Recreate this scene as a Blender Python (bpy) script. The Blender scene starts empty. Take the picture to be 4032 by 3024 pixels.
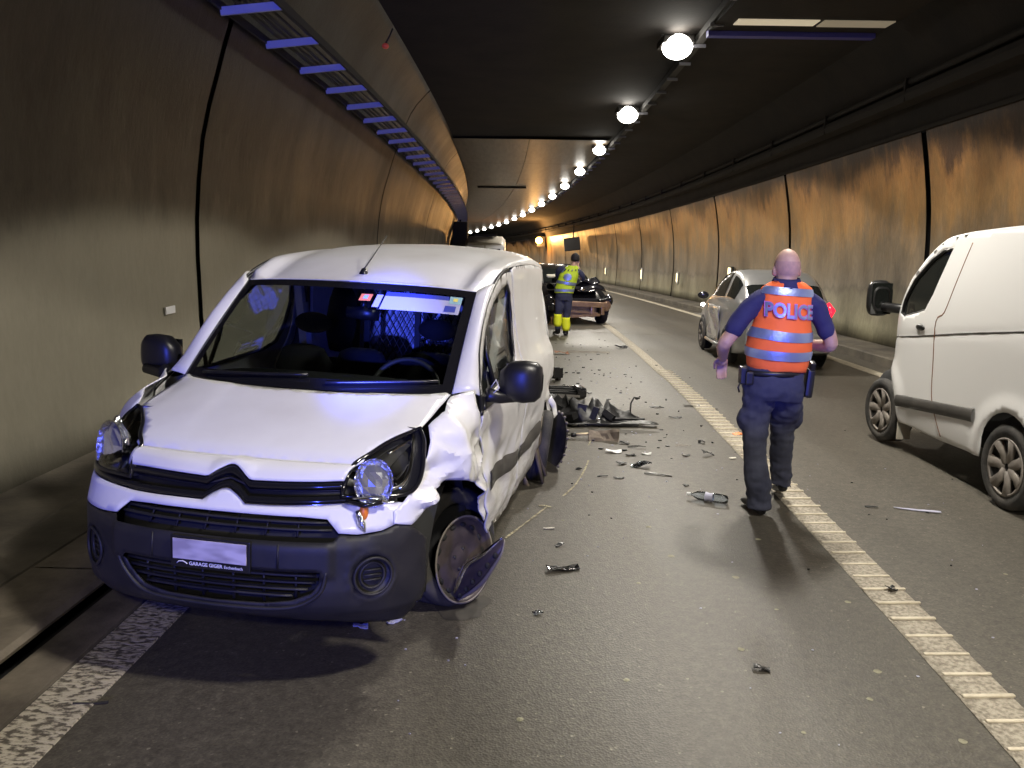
import bpy, bmesh, math, random
from mathutils import Vector, Matrix, noise
from mathutils.geometry import delaunay_2d_cdt
random.seed(7)
PI = math.pi
S = bpy.context.scene
COL = S.collection
R_ = math.radians

# ------------------------------------------------------------------ camera
CAM_H = 1.83
cam_d = bpy.data.cameras.new('camera')
cam = bpy.data.objects.new('camera', cam_d)
COL.objects.link(cam)
cam_d.sensor_width = 36.0
cam_d.lens = 3250.0 / 4032.0 * 36.0
cam_d.clip_start = 0.05
cam_d.clip_end = 600
_p, _r = 0.1771, 0.0149
_fw = Vector((0, math.cos(_p), -math.sin(_p)))
_up = Vector((0, math.sin(_p), math.cos(_p)))
_rt = Vector((1, 0, 0))
_rt2 = _rt * math.cos(_r) + _up * math.sin(_r)
_up2 = _up * math.cos(_r) - _rt * math.sin(_r)
M = Matrix((( _rt2.x, _up2.x, -_fw.x, 0), (_rt2.y, _up2.y, -_fw.y, 0), (_rt2.z, _up2.z, -_fw.z, CAM_H), (0, 0, 0, 1)))
cam.matrix_world = M
S.camera = cam

# ------------------------------------------------------------------ world, exposure
w = bpy.data.worlds.new('World')
S.world = w
w.use_nodes = True
w.node_tree.nodes['Background'].inputs[0].default_value = (0.9, 0.85, 0.8, 1)
w.node_tree.nodes['Background'].inputs[1].default_value = 0.003
S.view_settings.view_transform = 'Standard'
S.view_settings.look = 'None'
S.view_settings.gamma = 1
S.view_settings.exposure = 0.48
S.cycles.use_denoising = True
S.cycles.max_bounces = 6
S.cycles.diffuse_bounces = 2
S.cycles.glossy_bounces = 3
S.cycles.transparent_max_bounces = 12
S.cycles.caustics_reflective = False
S.cycles.caustics_refractive = False
S.cycles.sample_clamp_indirect = 4.0

LAMP_W = 1050.0       # each tunnel lamp
BLUE_W = 1500.0       # beacons of the police car standing behind the photographer, and the added cargo beam
LAMP_COL = (1.0, 0.935, 0.82)

def blue_beam(loc, target, power, size):
    d = bpy.data.lights.new('unseen_blue_beam', 'SPOT')
    d.energy = power; d.color = (0.07, 0.10, 1.0); d.spot_size = R_(size); d.spot_blend = 0.6
    d.shadow_soft_size = 0.08
    o = bpy.data.objects.new('unseen_blue_beam', d); COL.objects.link(o)
    o.location = loc
    o.rotation_euler = (Vector(target) - Vector(loc)).to_track_quat('-Z', 'Y').to_euler()
    return o
blue_beam((-1.0, -5.0, 1.75), (-1.0, 3.4, 0.95), BLUE_W * 1.0, 20)
blue_beam((0.9, -5.0, 1.75), (1.75, 8.0, 1.62), BLUE_W * 1.9, 13)
blue_beam((-0.6, -5.0, 1.80), (-0.70, 6.0, 1.22), BLUE_W * 26, 4.0)  # extra narrow beam, added to turn the van's cargo space blue
blue_beam((-0.5, -5.2, 1.8), (-1.9, 13.0, 5.0), BLUE_W * 1.5, 17)

# ------------------------------------------------------------------ the tunnel's line
def _sp(y): return 0.0825 * math.log1p(math.exp((y - 8.98) / 3.0))
def zr(Y): return -(_sp(max(Y, 3.0)) - _sp(3.0))
def cx(Y): return -((Y - 22.08) ** 2) / 899.0
def P(lat, Y, z=0.0): return Vector((lat + cx(Y), Y, z + zr(Y)))
def lat_of(X, Y): return X - cx(Y)

# ------------------------------------------------------------------ materials
def mat(name, col=(0.5, 0.5, 0.5), rough=0.6, metal=0.0, spec=0.5, noise_amt=0.0, noise_scale=8.0, col2=None,
        bump=0.0, bump_scale=60.0, emit=None, estr=0.0, coat=0.0, alpha=None, stretch=(1, 1, 1), detail=4.0, contrast=None):
    m = bpy.data.materials.new(name); m.use_nodes = True
    nt = m.node_tree; N = nt.nodes; L = nt.links
    b = N['Principled BSDF']
    b.inputs['Base Color'].default_value = (*col, 1)
    b.inputs['Roughness'].default_value = rough
    b.inputs['Metallic'].default_value = metal
    b.inputs['Specular IOR Level'].default_value = spec
    b.inputs['Coat Weight'].default_value = coat
    b.inputs['Coat Roughness'].default_value = 0.06
    tc = N.new('ShaderNodeTexCoord')
    mp = N.new('ShaderNodeMapping'); L.new(tc.outputs['Object'], mp.inputs[0]); mp.inputs['Scale'].default_value = stretch
    if col2 is not None:
        n = N.new('ShaderNodeTexNoise'); n.inputs['Scale'].default_value = noise_scale; n.inputs['Detail'].default_value = detail
        n.inputs['Roughness'].default_value = 0.6
        L.new(mp.outputs[0], n.inputs[0])
        r = N.new('ShaderNodeValToRGB'); lo, hi = contrast or (0.35, 0.7)
        r.color_ramp.elements[0].position = lo; r.color_ramp.elements[0].color = (*col, 1)
        r.color_ramp.elements[1].position = hi; r.color_ramp.elements[1].color = (*col2, 1)
        L.new(n.outputs[0], r.inputs[0]); L.new(r.outputs[0], b.inputs['Base Color'])
    if bump:
        n2 = N.new('ShaderNodeTexNoise'); n2.inputs['Scale'].default_value = bump_scale; n2.inputs['Detail'].default_value = 3
        L.new(mp.outputs[0], n2.inputs[0])
        bp = N.new('ShaderNodeBump'); bp.inputs['Strength'].default_value = bump; bp.inputs['Distance'].default_value = 0.01
        L.new(n2.outputs[0], bp.inputs['Height']); L.new(bp.outputs[0], b.inputs['Normal'])
    if emit:
        b.inputs['Emission Color'].default_value = (*emit, 1); b.inputs['Emission Strength'].default_value = estr
    return m

def glass_mat(name, tint=(0.75, 0.82, 0.8), rough=0.02, refl=1.0):
    m = bpy.data.materials.new(name); m.use_nodes = True
    nt = m.node_tree; N = nt.nodes; L = nt.links
    N.remove(N['Principled BSDF'])
    t = N.new('ShaderNodeBsdfTransparent'); t.inputs[0].default_value = (*tint, 1)
    g = N.new('ShaderNodeBsdfGlossy'); g.inputs['Roughness'].default_value = rough; g.inputs[0].default_value = (1, 1, 1, 1)
    f = N.new('ShaderNodeFresnel'); f.inputs[0].default_value = 1.5
    mu = N.new('ShaderNodeMath'); mu.operation = 'MULTIPLY'; mu.inputs[1].default_value = refl; L.new(f.outputs[0], mu.inputs[0])
    x = N.new('ShaderNodeMixShader'); L.new(mu.outputs[0], x.inputs[0]); L.new(t.outputs[0], x.inputs[1]); L.new(g.outputs[0], x.inputs[2])
    L.new(x.outputs[0], N['Material Output'].inputs[0])
    return m

# van paint: white, with road dirt towards the sills (dirt is wear with a shape of its own)
def paint_mat(name, col, dirt=(0.20, 0.15, 0.10), z0=0.25, z1=0.62, amt=0.75, rough=0.32):
    m = mat(name, col, rough, coat=0.35)
    nt = m.node_tree; N = nt.nodes; L = nt.links; b = N['Principled BSDF']
    tc = [n for n in N if n.type == 'TEX_COORD'][0]
    sx = N.new('ShaderNodeSeparateXYZ'); L.new(tc.outputs['Object'], sx.inputs[0])
    mr = N.new('ShaderNodeMapRange'); mr.inputs['From Min'].default_value = z1; mr.inputs['From Max'].default_value = z0
    L.new(sx.outputs['Z'], mr.inputs['Value'])
    mp = N.new('ShaderNodeMapping'); mp.inputs['Scale'].default_value = (2.0, 2.0, 7.0); L.new(tc.outputs['Object'], mp.inputs[0])
    n = N.new('ShaderNodeTexNoise'); n.inputs['Scale'].default_value = 3.0; n.inputs['Detail'].default_value = 7; n.inputs['Roughness'].default_value = 0.65
    L.new(mp.outputs[0], n.inputs[0])
    r = N.new('ShaderNodeMapRange'); r.inputs['From Min'].default_value = 0.42; r.inputs['From Max'].default_value = 0.68; L.new(n.outputs[0], r.inputs['Value'])
    a = N.new('ShaderNodeMath'); a.operation = 'MULTIPLY'; L.new(r.outputs[0], a.inputs[0]); L.new(mr.outputs[0], a.inputs[1])
    c = N.new('ShaderNodeMath'); c.operation = 'MULTIPLY'; c.inputs[1].default_value = amt; L.new(a.outputs[0], c.inputs[0])
    # faint overall grime
    n2 = N.new('ShaderNodeTexNoise'); n2.inputs['Scale'].default_value = 2.2; n2.inputs['Detail'].default_value = 8; L.new(tc.outputs['Object'], n2.inputs[0])
    r2 = N.new('ShaderNodeMapRange'); r2.inputs['From Min'].default_value = 0.45; r2.inputs['From Max'].default_value = 0.8; r2.inputs['To Max'].default_value = 0.22
    L.new(n2.outputs[0], r2.inputs['Value'])
    ad = N.new('ShaderNodeMath'); ad.operation = 'MAXIMUM'; L.new(c.outputs[0], ad.inputs[0]); L.new(r2.outputs[0], ad.inputs[1])
    mx = N.new('ShaderNodeMix'); mx.data_type = 'RGBA'; L.new(ad.outputs[0], mx.inputs['Factor'])
    mx.inputs[6].default_value = (*col, 1); mx.inputs[7].default_value = (*dirt, 1)
    L.new(mx.outputs[2], b.inputs['Base Color'])
    mr3 = N.new('ShaderNodeMapRange'); mr3.inputs['To Min'].default_value = rough; mr3.inputs['To Max'].default_value = 0.7; L.new(ad.outputs[0], mr3.inputs['Value'])
    L.new(mr3.outputs[0], b.inputs['Roughness'])
    return m

def asphalt():
    m = bpy.data.materials.new('asphalt'); m.use_nodes = True
    nt = m.node_tree; N = nt.nodes; L = nt.links; b = N['Principled BSDF']
    tc = N.new('ShaderNodeTexCoord')
    v = N.new('ShaderNodeTexVoronoi'); v.inputs['Scale'].default_value = 105; L.new(tc.outputs['Object'], v.inputs[0])
    r = N.new('ShaderNodeValToRGB'); cr_ = r.color_ramp
    cr_.elements[0].position = 0.0; cr_.elements[0].color = (0.062, 0.055, 0.044, 1)
    cr_.elements[1].position = 1.0; cr_.elements[1].color = (0.125, 0.112, 0.088, 1)
    e = cr_.elements.new(0.6); e.color = (0.092, 0.082, 0.065, 1)
    e = cr_.elements.new(0.93); e.color = (0.115, 0.103, 0.081, 1)
    e = cr_.elements.new(0.965); e.color = (0.24, 0.22, 0.17, 1)
    L.new(v.outputs['Color'], r.inputs[0])
    n = N.new('ShaderNodeTexNoise'); n.inputs['Scale'].default_value = 0.9; n.inputs['Detail'].default_value = 6
    mp = N.new('ShaderNodeMapping'); mp.inputs['Scale'].default_value = (1.7, 0.16, 1); L.new(tc.outputs['Object'], mp.inputs[0]); L.new(mp.outputs[0], n.inputs[0])
    mr = N.new('ShaderNodeMapRange'); mr.inputs['From Min'].default_value = 0.3; mr.inputs['From Max'].default_value = 0.75
    mr.inputs['To Min'].default_value = 0.62; mr.inputs['To Max'].default_value = 1.08; L.new(n.outputs[0], mr.inputs['Value'])
    n3 = N.new('ShaderNodeTexNoise'); n3.inputs['Scale'].default_value = 22; n3.inputs['Detail'].default_value = 5; L.new(tc.outputs['Object'], n3.inputs[0])
    mr3 = N.new('ShaderNodeMapRange'); mr3.inputs['From Min'].default_value = 0.3; mr3.inputs['From Max'].default_value = 0.7
    mr3.inputs['To Min'].default_value = 0.75; mr3.inputs['To Max'].default_value = 1.2; L.new(n3.outputs[0], mr3.inputs['Value'])
    mm = N.new('ShaderNodeMath'); mm.operation = 'MULTIPLY'; L.new(mr.outputs[0], mm.inputs[0]); L.new(mr3.outputs[0], mm.inputs[1])
    mx = N.new('ShaderNodeVectorMath'); mx.operation = 'SCALE'; L.new(r.outputs[0], mx.inputs[0]); L.new(mm.outputs[0], mx.inputs['Scale'])
    L.new(mx.outputs[0], b.inputs['Base Color'])
    bp = N.new('ShaderNodeBump'); bp.inputs['Strength'].default_value = 0.3; bp.inputs['Distance'].default_value = 0.004
    L.new(v.outputs['Distance'], bp.inputs['Height']); L.new(bp.outputs[0], b.inputs['Normal'])
    r4 = N.new('ShaderNodeMapRange'); r4.inputs['To Min'].default_value = 0.38; r4.inputs['To Max'].default_value = 0.62
    L.new(n.outputs[0], r4.inputs['Value']); L.new(r4.outputs[0], b.inputs['Roughness'])
    return m

def wall_mat(name, stops, zmax=4.4, wob=0.9, gloss=0.4, fine=(0.8, 1.15), blotch=0.6):
    """painted concrete, dirt bands plus painted-in shade by height above the walkway: attribute 'hgt' carries that height in metres"""
    m = bpy.data.materials.new(name); m.use_nodes = True
    nt = m.node_tree; N = nt.nodes; L = nt.links; b = N['Principled BSDF']
    tc = N.new('ShaderNodeTexCoord'); at = N.new('ShaderNodeAttribute'); at.attribute_name = 'hgt'
    mp = N.new('ShaderNodeMapping'); mp.inputs['Scale'].default_value = (1, 1, .45); L.new(tc.outputs['Object'], mp.inputs[0])
    n = N.new('ShaderNodeTexNoise'); n.inputs['Scale'].default_value = 0.8; n.inputs['Detail'].default_value = 9; n.inputs['Roughness'].default_value = 0.68; L.new(mp.outputs[0], n.inputs[0])
    mp2 = N.new('ShaderNodeMapping'); mp2.inputs['Scale'].default_value = (2.6, 2.6, 1.0); L.new(tc.outputs['Object'], mp2.inputs[0])
    n2 = N.new('ShaderNodeTexNoise'); n2.inputs['Scale'].default_value = 0.9; n2.inputs['Detail'].default_value = 6; n2.inputs['Roughness'].default_value = 0.7; L.new(mp2.outputs[0], n2.inputs[0])
    # the wobble grows with height: the low band keeps a fairly straight edge
    sc = N.new('ShaderNodeMapRange'); sc.inputs['From Min'].default_value = 0.8; sc.inputs['From Max'].default_value = 3.0
    sc.inputs['To Min'].default_value = 0.15 * wob; sc.inputs['To Max'].default_value = wob; L.new(at.outputs['Fac'], sc.inputs['Value'])
    ad = N.new('ShaderNodeMath'); ad.operation = 'ADD'; L.new(n.outputs[0], ad.inputs[0]); L.new(n2.outputs[0], ad.inputs[1])
    sb = N.new('ShaderNodeMath'); sb.operation = 'SUBTRACT'; L.new(ad.outputs[0], sb.inputs[0]); sb.inputs[1].default_value = 1.0
    mu = N.new('ShaderNodeMath'); mu.operation = 'MULTIPLY'; L.new(sb.outputs[0], mu.inputs[0]); L.new(sc.outputs[0], mu.inputs[1])
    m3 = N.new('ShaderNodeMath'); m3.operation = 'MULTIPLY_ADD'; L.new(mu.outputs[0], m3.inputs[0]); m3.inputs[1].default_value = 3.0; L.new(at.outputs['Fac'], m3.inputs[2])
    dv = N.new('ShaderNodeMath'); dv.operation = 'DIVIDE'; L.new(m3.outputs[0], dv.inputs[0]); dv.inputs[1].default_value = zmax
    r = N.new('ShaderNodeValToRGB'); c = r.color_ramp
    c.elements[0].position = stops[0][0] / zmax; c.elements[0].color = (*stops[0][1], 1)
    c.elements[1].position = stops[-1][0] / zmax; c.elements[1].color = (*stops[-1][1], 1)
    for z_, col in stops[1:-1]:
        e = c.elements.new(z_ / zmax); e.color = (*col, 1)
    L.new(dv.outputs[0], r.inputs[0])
    mb = N.new('ShaderNodeMapRange'); mb.inputs['From Min'].default_value = 0.35; mb.inputs['From Max'].default_value = 0.65
    mb.inputs['To Min'].default_value = 1 - blotch * .6; mb.inputs['To Max'].default_value = 1 + blotch * .35; L.new(n.outputs[0], mb.inputs['Value'])
    n3 = N.new('ShaderNodeTexNoise'); n3.inputs['Scale'].default_value = 6; n3.inputs['Detail'].default_value = 9; n3.inputs['Roughness'].default_value = 0.75; L.new(mp2.outputs[0], n3.inputs[0])
    mf = N.new('ShaderNodeMapRange'); mf.inputs['From Min'].default_value = 0.3; mf.inputs['From Max'].default_value = 0.7; mf.inputs['To Min'].default_value = fine[0]; mf.inputs['To Max'].default_value = fine[1]
    L.new(n3.outputs[0], mf.inputs['Value'])
    mm = N.new('ShaderNodeMath'); mm.operation = 'MULTIPLY'; L.new(mb.outputs[0], mm.inputs[0]); L.new(mf.outputs[0], mm.inputs[1])
    mx = N.new('ShaderNodeVectorMath'); mx.operation = 'SCALE'; L.new(r.outputs[0], mx.inputs[0]); L.new(mm.outputs[0], mx.inputs['Scale'])
    L.new(mx.outputs[0], b.inputs['Base Color'])
    r5 = N.new('ShaderNodeMapRange'); r5.inputs['To Min'].default_value = gloss - 0.12; r5.inputs['To Max'].default_value = gloss + 0.22
    L.new(n.outputs[0], r5.inputs['Value']); L.new(r5.outputs[0], b.inputs['Roughness'])
    bp = N.new('ShaderNodeBump'); bp.inputs['Strength'].default_value = 0.3; bp.inputs['Distance'].default_value = 0.015; L.new(n3.outputs[0], bp.inputs['Height']); L.new(bp.outputs[0], b.inputs['Normal'])
    return m

M_ = dict(
    asphalt=asphalt(),
    concrete=mat('concrete', (0.09, 0.075, 0.058), 0.8, col2=(0.24, 0.205, 0.155), noise_scale=3, bump=0.4, bump_scale=40, detail=8),
    walkway=mat('walkway_concrete', (0.055, 0.048, 0.04), 0.8, col2=(0.15, 0.13, 0.10), noise_scale=1.6, bump=0.4, bump_scale=30, detail=8),
    black=mat('black_recess', (0.01, 0.01, 0.011), 0.8),
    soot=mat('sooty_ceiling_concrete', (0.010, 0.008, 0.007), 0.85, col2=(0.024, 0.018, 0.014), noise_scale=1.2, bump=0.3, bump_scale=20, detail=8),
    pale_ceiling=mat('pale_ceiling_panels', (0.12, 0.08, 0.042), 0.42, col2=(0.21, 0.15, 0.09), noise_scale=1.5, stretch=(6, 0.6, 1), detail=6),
    wall_left=wall_mat('left_wall_shaded_paint', [(0.1, (.16, .15, .12)), (.5, (.23, .213, .165)), (1.9, (.215, .197, .152)), (2.3, (.11, .098, .074)), (3.0, (.045, .034, .023)), (4.0, (.014, .010, .008))], wob=.55, fine=(.9, 1.07), blotch=.25),  # upper stops paint in the unlit wall above the lamp cut-off
    wall_right=wall_mat('right_wall_shaded_paint', [(0.1, (.20, .18, .12)), (.35, (.30, .28, .19)), (1.0, (.22, .20, .15)), (1.12, (.14, .125, .10)), (1.22, (.19, .165, .13)), (1.9, (.20, .15, .095)), (2.5, (.27, .155, .06)), (3.1, (.25, .125, .042)), (3.6, (.06, .03, .015)), (4.3, (.02, .014, .010))], wob=.8, gloss=.34, blotch=.9),  # dirt bands; the darkest top stops paint in the unlit edge
    line=None, 
    steel=mat('galvanised_steel', (0.45, 0.46, 0.48), 0.4, metal=0.6),
    dim_steel=mat('dull_steel', (0.16, 0.16, 0.18), 0.5, metal=.3), galv=mat('bright_galvanised_steel', (0.62, 0.63, 0.66), 0.5, metal=0.2),
    dark_metal=mat('dark_metal', (0.035, 0.033, 0.03), 0.6, metal=0.2), duct_metal=mat('sooty_duct', (0.018, 0.014, 0.011), 0.8),
    cable=mat('cable_black', (0.03, 0.028, 0.026), 0.6),
    lens=mat('lamp_lens', (1, 1, 1), 0.3, emit=(1.0, 0.95, 0.85), estr=13),
    orange_lens=mat('orange_lamp_lens', (1, .6, .2), 0.3, emit=(1.0, 0.42, 0.08), estr=25),
    panel_light=mat('lit_sign_panel', (1, .9, .6), 0.3, emit=(1.0, 0.85, 0.45), estr=2.2),
    red_lens=mat('red_lamp_lens', (0.8, 0.02, 0.03), 0.2, emit=(1.0, 0.01, 0.03), estr=2),
    white_paint=paint_mat('white_van_paint', (0.74, 0.74, 0.75)),
    white_clean=mat('white_paint_clean', (0.80, 0.80, 0.80), 0.3, coat=0.4),
    primer=mat('scraped_metal', (0.42, 0.36, 0.28), 0.4, metal=0.3, col2=(0.75, 0.72, 0.66), noise_scale=9, stretch=(1, 1, 6)),
    plastic=mat('dark_grey_bumper_plastic', (0.011, 0.011, 0.013), 0.55, col2=(0.034, 0.031, 0.028), noise_scale=3, bump=0.12, bump_scale=400, detail=9, contrast=(0.4, 0.75)),
    black_plastic=mat('black_plastic', (0.012, 0.012, 0.013), 0.35, bump=0.05, bump_scale=300),
    gloss_black=mat('gloss_black', (0.010, 0.010, 0.011), 0.12, coat=0.5),
    grey_plastic=mat('grey_plastic', (0.035, 0.033, 0.031), 0.5, col2=(0.07, 0.065, 0.06), noise_scale=5),
    rubber=mat('tyre_rubber', (0.020, 0.020, 0.020), 0.8, col2=(0.075, 0.068, 0.06), noise_scale=6, bump=0.2, bump_scale=90),
    rim=mat('steel_rim', (0.05, 0.04, 0.046), 0.45, metal=0.35, col2=(0.10, 0.08, 0.08), noise_scale=9),
    facet=mat('faceted_glass', (0.85, 0.88, 0.92), 0.08, metal=0.85), smoked=mat('smoked_reflector', (0.30, 0.31, 0.34), 0.3, metal=0.9, bump=.8, bump_scale=45), rim_light=mat('silver_rim', (0.17, 0.15, 0.135), 0.6, metal=0.25, col2=(0.30, 0.27, 0.235), noise_scale=7),
    chrome=mat('chrome', (0.8, 0.8, 0.82), 0.12, metal=1.0),
    chrome_rough=mat('facet_reflector', (0.75, 0.77, 0.8), 0.22, metal=1.0, bump=1.0, bump_scale=60),
    glass=glass_mat('window_glass', (0.84, 0.88, 0.86), refl=.4),
    screen=glass_mat('windscreen_glass', (0.66, 0.71, 0.70), refl=.8),
    torn_black=mat('torn_black_plastic', (0.010, 0.010, 0.011), 0.45, bump=.4, bump_scale=30), clear=glass_mat('clear_lens', (0.92, 0.93, 0.95), refl=1.2),
    dark_glass=mat('dark_window_glass', (0.015, 0.017, 0.016), 0.06, spec=0.8, coat=0.5),
    interior=mat('interior_dark_plastic', (0.02, 0.021, 0.021), 0.6, bump=0.1, bump_scale=200),
    seat=mat('seat_fabric', (0.005, 0.005, 0.006), 0.9, bump=0.3, bump_scale=250),
    cargo=mat('cargo_wall_board', (0.6, 0.6, 0.65), 0.6, col2=(0.8, 0.8, 0.82), noise_scale=3),
    orange_plastic=mat('orange_plastic', (0.8, 0.22, 0.03), 0.4),
    skin=mat('skin', (0.44, 0.26, 0.17), 0.55, col2=(0.55, 0.35, 0.24), noise_scale=9),
    shirt=mat('blue_shirt', (0.025, 0.025, 0.085), 0.85, bump=0.3, bump_scale=30),
    vest_orange=mat('orange_vest', (1.0, 0.17, 0.03), 0.7, bump=0.25, bump_scale=14, emit=None),
    vest_yellow=mat('yellow_vest', (0.55, 0.72, 0.03), 0.7, bump=0.25, bump_scale=20),
    gaiter=mat('yellow_trouser_cuff', (0.80, 0.85, 0.02), 0.7, bump=0.25, bump_scale=20),
    reflective=mat('reflective_tape', (0.36, 0.44, 0.62), 0.4, metal=0.7, bump=0.2, bump_scale=40),  # silver tape tinted blue to imitate the beacons' return
    trousers=mat('dark_blue_trousers', (0.022, 0.025, 0.048), 0.9, col2=(0.05, 0.054, 0.085), noise_scale=5, bump=0.5, bump_scale=16),
    leather=mat('black_leather', (0.012, 0.012, 0.012), 0.4),
    hair=mat('black_hair', (0.012, 0.01, 0.009), 0.8, bump=0.5, bump_scale=60),
    silver=mat('silver_car_paint', (0.34, 0.34, 0.34), 0.3, metal=0.55, coat=0.4, col2=(0.42, 0.42, 0.41), noise_scale=2),
    car_black=mat('black_car_paint', (0.012, 0.012, 0.014), 0.15, coat=0.6),
    copper=mat('bare_crash_beam', (0.42, 0.27, 0.18), 0.35, metal=0.7, col2=(0.62, 0.42, 0.28), noise_scale=6),
    radiator=mat('radiator', (0.16, 0.12, 0.09), 0.5, metal=0.4, col2=(0.28, 0.20, 0.14), noise_scale=12),
    brown_rust=mat('brown_seam', (0.20, 0.09, 0.05), 0.7),
    mud=mat('muddy_plastic', (0.13, 0.105, 0.08), 0.8, col2=(0.22, 0.18, 0.14), noise_scale=9),
    chalk=mat('yellow_chalk', (0.13, 0.11, 0.07), 0.9, col2=(0.42, 0.39, 0.27), noise_scale=60, contrast=(.4, .6)), faint=mat('faint_powder', (0.09, 0.08, 0.065), 0.9, col2=(0.24, 0.22, 0.18), noise_scale=9, contrast=(.35, .75)),
    stain=mat('oil_stain', (0.03, 0.027, 0.022), 0.7, col2=(0.07, 0.062, 0.05), noise_scale=9),
    plate=mat('number_plate_smear', (0.34, 0.31, 0.36), 0.45, col2=(0.60, 0.56, 0.62), noise_scale=5, stretch=(1, 1.2, 3.5), detail=2, contrast=(0.38, 0.62)),
    white_print=mat('white_print', (0.75, 0.75, 0.78), 0.5),
    label_white=mat('sticker_lilac', (0.42, 0.42, 0.55), 0.4),
    label_blue=mat('sticker_blue', (0.05, 0.07, 0.35), 0.4),
    label_orange=mat('sticker_orange', (0.85, 0.22, 0.05), 0.4),
    label_teal=mat('sticker_teal', (0.3, 0.5, 0.52), 0.4),
    label_yellow=mat('sticker_yellow', (0.8, 0.7, 0.15), 0.4),
    cream=mat('cream_body', (0.55, 0.52, 0.45), 0.4, col2=(0.40, 0.36, 0.28), noise_scale=4),
    pet=glass_mat('clear_plastic', (0.85, 0.9, 0.95), rough=0.08, refl=2.0),
)
def line_mat():
    m = mat('road_marking_paint', (0.20, 0.175, 0.135), 0.75, col2=(0.40, 0.36, 0.29), noise_scale=45, bump=0.9, bump_scale=70, detail=4, contrast=(0.38, 0.6))
    return m
M_['line'] = line_mat()
M_['edge_paint'] = mat('edge_line_paint', (0.38, 0.34, 0.26), 0.7, col2=(0.56, 0.51, 0.41), noise_scale=12)
M_['line_rough'] = mat('agglomerate_marking', (0.10, 0.085, 0.065), 0.7, col2=(0.50, 0.45, 0.35), noise_scale=34, bump=1.0, bump_scale=34, detail=3, contrast=(0.42, 0.55), stretch=(0.8, 1.6, 1))
M_['rib'] = mat('rib_paint', (0.62, 0.56, 0.44), 0.55, col2=(0.48, 0.42, 0.32), noise_scale=30)

# ------------------------------------------------------------------ helpers
def new_obj(name, verts, faces, material, parent=None, smooth=False):
    me = bpy.data.meshes.new(name)
    me.from_pydata([tuple(v) for v in verts], [], faces)
    me.update()
    if material: me.materials.append(M_[material] if isinstance(material, str) else material)
    o = bpy.data.objects.new(name, me); COL.objects.link(o)
    if parent: o.parent = parent
    if smooth:
        for p in me.polygons: p.use_smooth = True
    return o

def from_bm(name, bm, material, parent=None, smooth=False):
    me = bpy.data.meshes.new(name); bm.to_mesh(me); bm.free()
    me.materials.append(M_[material] if isinstance(material, str) else material)
    o = bpy.data.objects.new(name, me); COL.objects.link(o)
    if parent: o.parent = parent
    if smooth:
        for p in me.polygons: p.use_smooth = True
    return o

def empty(name, label, cat, loc=(0, 0, 0), rotz=0.0, group=None, matrix=None, kind=None):
    o = bpy.data.objects.new(name, None); COL.objects.link(o)
    if matrix is not None: o.matrix_world = matrix
    else:
        o.location = loc; o.rotation_euler = (0, 0, rotz)
    if label: o['label'] = label
    if cat: o['category'] = cat
    if group: o['group'] = group
    if kind: o['kind'] = kind
    o.empty_display_size = 0.2
    return o

def tag(o, label, cat, group=None, kind=None):
    if label: o['label'] = label
    if cat: o['category'] = cat
    if group: o['group'] = group
    if kind: o['kind'] = kind
    return o

def bm_box(bm, c, s, rot=None, bevel=0.0):
    r = bmesh.ops.create_cube(bm, size=1.0)
    vs = r['verts']
    m = Matrix.Translation(Vector(c)) @ (rot.to_4x4() if rot is not None else Matrix.Identity(4)) @ Matrix.Diagonal((s[0], s[1], s[2], 1))
    bmesh.ops.transform(bm, matrix=m, verts=vs)
    if bevel > 0:
        es = list({e for v in vs for e in v.link_edges})
        bmesh.ops.bevel(bm, geom=es, offset=bevel, segments=2, affect='EDGES', profile=0.6)

def box(name, c, s, material, parent=None, rot=None, bevel=0.0, smooth=False):
    bm = bmesh.new(); bm_box(bm, c, s, rot, bevel)
    return from_bm(name, bm, material, parent, smooth)

def tube_geo(pts, rad, n=8, closed=False, flat=1.0):
    pts = [Vector(p) for p in pts]; V = []; F = []
    m = len(pts)
    rads = rad if isinstance(rad, (list, tuple)) else [rad] * m
    up = Vector((0, 0, 1)); prev = None
    for i, p in enumerate(pts):
        if closed: t = pts[(i + 1) % m] - pts[i - 1]
        else: t = pts[min(i + 1, m - 1)] - pts[max(i - 1, 0)]
        t.normalize()
        a = up if abs(t.dot(up)) < 0.95 else Vector((1, 0, 0))
        if prev is None: u = (a - t * a.dot(t)).normalized()
        else:
            u = prev - t * prev.dot(t)
            u = u.normalized() if u.length > 1e-6 else (a - t * a.dot(t)).normalized()
        prev = u; v = t.cross(u)
        for k in range(n):
            an = 2 * PI * k / n
            V.append(p + u * math.cos(an) * rads[i] + v * math.sin(an) * rads[i] * flat)
    for i in range(m if closed else m - 1):
        for k in range(n):
            a_ = i * n + k; b_ = i * n + (k + 1) % n; j = (i + 1) % m
            F.append((a_, b_, j * n + (k + 1) % n, j * n + k))
    if not closed:
        F.append(tuple(range(n - 1, -1, -1))); F.append(tuple((m - 1) * n + k for k in range(n)))
    return V, F

def tube(name, pts, rad, material, parent=None, n=8, closed=False, flat=1.0):
    V, F = tube_geo(pts, rad, n, closed, flat)
    return new_obj(name, V, F, material, parent, True)

def multi(name, geos, material, parent=None, smooth=True):
    V = []; F = []
    for v, f in geos:
        o = len(V); V += list(v); F += [tuple(i + o for i in q) for q in f]
    return new_obj(name, V, F, material, parent, smooth)

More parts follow.
